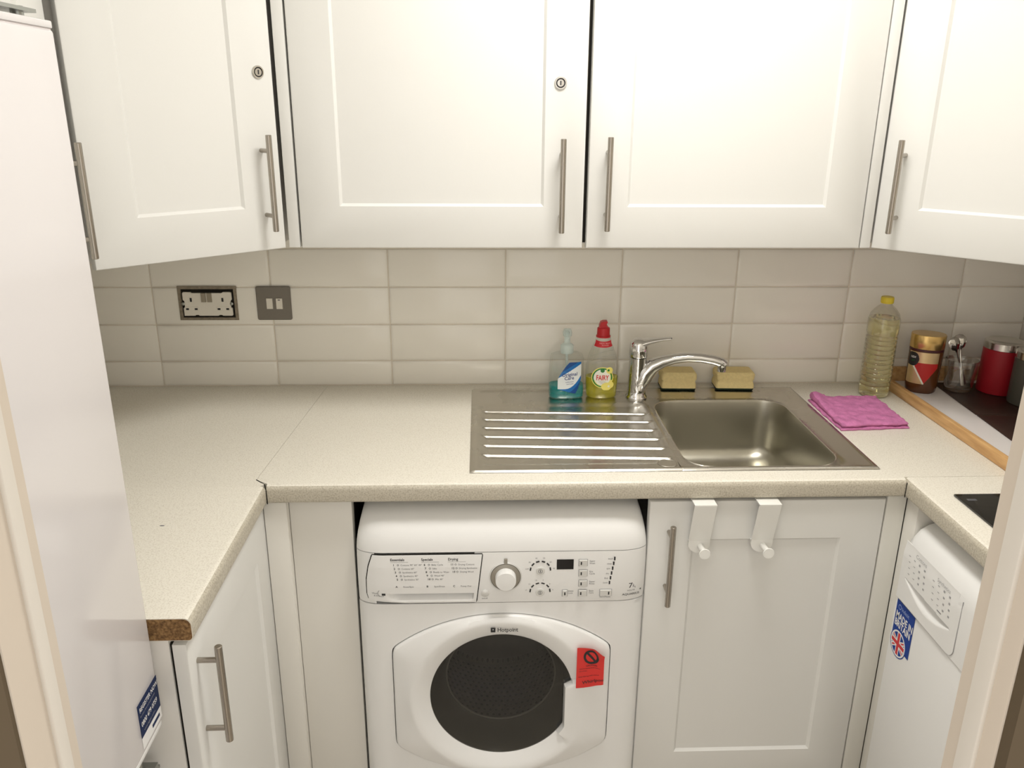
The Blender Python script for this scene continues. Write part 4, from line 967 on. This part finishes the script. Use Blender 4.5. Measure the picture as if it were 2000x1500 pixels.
mb.text('Start/Pause', 0.0050, fp(0.1790, 0.6555), 'LEFT', 1).text('on/off', 0.0050, fp(-0.0655, 0.6560), 'LEFT', 1)
mb.text('7', 0.0165, fp(0.2390, 0.6770), 'LEFT', 0, 0.01).text('kg', 0.0120, fp(0.2475, 0.6775, 0.8), 'LEFT', 1).text('WDL740', 0.0045, fp(0.2360, 0.6690), 'LEFT', 1).text('AQUARIUS', 0.0066, fp(0.2260, 0.6595, 1.15), 'LEFT', 0, 0.008).text('+', 0.0080, fp(0.2635, 0.6650), 'LEFT', 0, 0.03)
for s_, a in (('cold', 172), ('30', 139), ('40', 106), ('50', 74), ('60', 41), ('90', 8)):
    for kz in (0.7220, 0.6715):
        mb.text(s_ if kz > 0.7 else str(a // 10), 0.0042, fp(0.0548 + 0.0285 * math.cos(math.radians(a)) - 0.003, kz + 0.0285 * math.sin(math.radians(a)) - 0.0005), 'LEFT', 1)
mb.build('print', ['ink_black', 'ink_grey'], t, smooth=None, fix=False)['kind'] = 'stuff'

# ------------------------------------------------------------------ tumble dryer on the right (faces -x)
t = thing('tumble_dryer', 'white tumble dryer under the hob side worktop, blue flag sticker on front', 'dryer', (0.7945, -0.6565, 0), -math.pi / 2)
WD = 0.595
MB().box(0.004, WD - 0.004, 0.03, 0.56, 0.02, 0.70).build('casing', 'appliance_white', t)
for sx in (0.06, WD - 0.06):
    for sy in (0.08, 0.50): MB().lathe([(0.02, 0.0), (0.02, 0.01), (0.008, 0.011), (0.008, 0.025)], (sx, sy, 0), n=16).build('foot', 'gasket', t)
MB().box(0, WD, 0.0, 0.03, 0.07, 0.6650).build('front_panel', 'appliance_white', t, bevel=(0.004, 3))
dprof = [(0.56, 0.703), (0.56, 0.848), (0.075, 0.848), (0.050, 0.846), (0.030, 0.840), (0.014, 0.829), (0.004, 0.814), (-0.001, 0.798), (-0.003, 0.780), (-0.002, 0.6675), (0.04, 0.6675), (0.04, 0.703)]
rings = []
for x in sorted([0, 0.004, 0.012, 0.0195, 0.02, 0.03, 0.2, 0.2005] + [0.03 + (WD - 0.06) * k / 6 for k in range(1, 6)] + [WD - 0.03, WD - 0.012, WD - 0.004, WD]):
    rec = 0.034 if 0.02 <= x <= 0.2 else 0.0
    e = min(x, WD - x); q = 0.012 * (1 - min(1, e / 0.03)) ** 2
    rings.append([(x, y + (q if y < 0.06 else 0) + (rec if z < 0.79 and y < 0.01 else 0), z - (q if z > 0.8 else 0)) for y, z in dprof])
MB().loft(rings).build('top_cover', 'appliance_white', t, smooth=50)
dd = MB()
def scoop(x, z):
    xa, xb = 0.024, 0.196; y = -0.0041 + 0.0030 * smooth(0.765, 0.798, z)
    zc = 0.7245 - 0.006 * (x - xa) / (xb - xa)
    if xa < x < xb:
        zl = zc - 0.030 * math.sin(math.pi * (x - xa) / (xb - xa))
        if zl < z < zc: y += 0.022 * smooth(0, 1, (z - zl) / max(1e-5, zc - zl)) * math.sin(math.pi * (x - xa) / (xb - xa)) ** 0.6
    return y
def dfn2(u, v):
    z = 0.6700 + 0.128 * v; xr_ = 0.2145
    if z < 0.688: xr_ -= 0.018 - math.sqrt(max(0, 0.018 ** 2 - (0.688 - z) ** 2))
    x = 0.006 + (xr_ - 0.006) * u
    return (x, scoop(x, z), z)
dd.grid(dfn2, 80, 84); n = 81
border = list(range(n)) + [j * n + 80 for j in range(1, 85)] + [84 * n + i for i in range(79, -1, -1)] + [j * n for j in range(83, 0, -1)]
rt = [dd.v[i] for i in border]
dd.loft([rt, [(x, 0.0, z) for x, y, z in rt]], False, False)
wd_ = dd.build('water_drawer', 'appliance_white', t, smooth=40)
MB().tube([(x, -0.0028, z) for x, y, z in [p for p in rt if p[2] < 0.7 or p[0] > 0.18]][:160], 0.0009, n=5).build('drawer_seam', 'ink_pale', wd_)
mb = MB(); ft = lambda x0, z0: (lambda u, v: (x0 + u, -0.0047, z0 + v))
mb.text('Cottons', 0.0120, ft(0.052, 0.7845), 'LEFT', 1).text('Synthetics', 0.0110, ft(0.132, 0.7825), 'LEFT', 1)
for cx, n_ in ((0.028, 5), (0.118, 5)):
    for r in range(4):
        for c in range(4):
            x0 = cx + 0.019 * c + 0.002 * r; z0 = 0.776 - 0.0125 * r
            if c < 2: mb.box(x0, x0 + 0.0050, -0.0046, -0.0041, z0 - 0.0008, z0 + 0.0005, 1)
            else: mb.box(x0, x0 + 0.0045, -0.0046, -0.0041, z0 - 0.0019, z0 + 0.0019, 1)
mb.box(0.147, 0.161, -0.0046, -0.0041, 0.7285, 0.7300, 0)
mb.build('print', ['ink_grey', 'ink_pale'], wd_, smooth=None, fix=False)['kind'] = 'stuff'
st = thing('flag_sticker', 'blue Made in Britain sticker with round flag on the dryer front', 'sticker', (0.7945, -0.6565, 0), -math.pi / 2)
def flag(u, v):
    x, z = 0.007 + 0.078 * u, 0.540 + 0.130 * v
    # angled panel
    cx, cz, R = 0.0375, 0.5735, 0.0285
    d_ = math.hypot(x - cx, z - cz)
    if d_ < R:
        if d_ > R - 0.0035: return 1
        p, q = x - cx, z - cz
        if abs(p) < 0.0040 or abs(q) < 0.0040: return 2
        if abs(p) < 0.0068 or abs(q) < 0.0068: return 1
        s_ = p * 0.62; dg = min(abs(q - s_), abs(q + s_))
        if dg < 0.0019: return 2
        if dg < 0.0048: return 1
        return 0
    if d_ < R + 0.002: return 0
    if 0.0095 < x < 0.081 and z > 0.5655 and z < 0.6645:
        return 0 if z > 0.585 or x > 0.055 else (0 if z > 0.583 else None)
    return None
mb = MB().grid(lambda u, v: (0.007 + 0.078 * u, -0.0006, 0.540 + 0.130 * v), 130, 200, keep=flag)
fs = lambda x0, z0, k=1.0: (lambda u, v: (x0 + u * k, -0.0010, z0 + v))
mb.text('MADE IN', 0.0215, fs(0.013, 0.6255, 0.78), 'LEFT', 1, 0.03).text('BRITAIN', 0.0215, fs(0.013, 0.6080, 0.78), 'LEFT', 1, 0.03).text('Indesit', 0.0130, fs(0.031, 0.6480, 0.85), 'LEFT', 3)
mb.lathe([(0.0055, 0.0008), (0.0055, 0.0010), (0.0042, 0.0010)], (0.0230, 0.0, 0.6520), n=20, axis='y', mi=3, cap0=False, cap1=False)
mb.build('printed_film', ['sticker_blue', 'print_white', 'print_red', 'print_lightblue'], st, smooth=None, fix=False)

# ------------------------------------------------------------------ fridge-freezer at the left (faces +x)
t = thing('fridge_freezer', 'tall glossy white fridge-freezer in front of the doorway side', 'fridge', (-0.550, -1.615, 0), math.pi / 2)
FWd = 0.552
MB().box(0.003, FWd - 0.003, 0.066, 0.538, 0.03, 1.700).build('cabinet', 'appliance_white', t, bevel=(0.004, 2))
ud = MB().box(0, FWd, 0.0, 0.058, 0.7365, 1.7000).build('door', 'appliance_gloss', t, bevel=(0.004, 3))
MB().box(0.0005, FWd - 0.0005, 0.0005, 0.0575, 1.7012, 1.7095).build('door_cap', 'appliance_gloss', ud, bevel=(0.0015, 2))
MB().box(0.002, FWd - 0.002, 0.0025, 0.055, 1.6990, 1.7020).build('cap_seam', 'trim_line', ud)
MB().box(0.001, FWd - 0.001, 0.0012, 0.0565, 0.7275, 0.7360).build('door_cap', 'appliance_white', ud, bevel=(0.0015, 2))
MB().box(0.010, FWd - 0.010, 0.0585, 0.0655, 0.75, 1.69).build('door_seal', 'carcass_white', ud)
ld = MB().box(0, FWd, 0.0, 0.058, 0.06, 0.620).build('door', 'appliance_gloss', t, bevel=(0.004, 3))
mb = MB().box(0.36, 0.543, 0.012, 0.062, 1.7165, 1.7205).box(0.36, 0.474, 0.026, 0.062, 1.7205, 1.752)
mb.tube([(0.528, 0.026, 1.7095), (0.528, 0.026, 1.7225)], 0.007, n=14).lathe([(0.0095, 0.0), (0.0095, 0.004), (0.006, 0.006), (0.004, 0.003), (0.0005, 0.003)], (0.497, 0.040, 1.735), n=18, axis='y')
mb.build('top_hinge', 'zinc', t)
MB().box(0.455, 0.545, 0.012, 0.070, 0.652, 0.657).tube([(0.518, 0.03, 0.621), (0.518, 0.03, 0.727)], 0.0055, n=14).box(0.50, 0.54, 0.012, 0.045, 0.657, 0.666).build('middle_hinge', 'zinc', t)
st = thing('register_sticker', 'navy blue registration sticker low on the fridge door', 'sticker', (-0.550, -1.612, 0), math.pi / 2)
mb = MB().box(0.4775, 0.5475, -0.0006, -0.0001, 0.7630, 0.8175, 0).box(0.4775, 0.5475, -0.0006, -0.0001, 0.7440, 0.7630, 1)
mb.v = [(x, y, z) for x, y, z in mb.v]
fr_ = lambda x0, z0, k=1.0: (lambda u, v: (x0 + u * k, -0.0010, z0 + v))
mb.text('REGISTER NOW', 0.0105, fr_(0.4815, 0.8030, 0.86), 'LEFT', 1, 0.015).text('for your free parts guarantee', 0.0045, fr_(0.4815, 0.7950), 'LEFT', 2).text('0800 479 0759', 0.0115, fr_(0.4815, 0.7790, 0.82), 'LEFT', 1, 0.015).text('www.register online', 0.0050, fr_(0.4870, 0.7690), 'LEFT', 2)
mb.box(0.5130, 0.5400, -0.0010, -0.0006, 0.7510, 0.7560, 0)
mb.build('printed_film', ['sticker_navy', 'print_white', 'ink_pale'], st, smooth=None, fix=False)
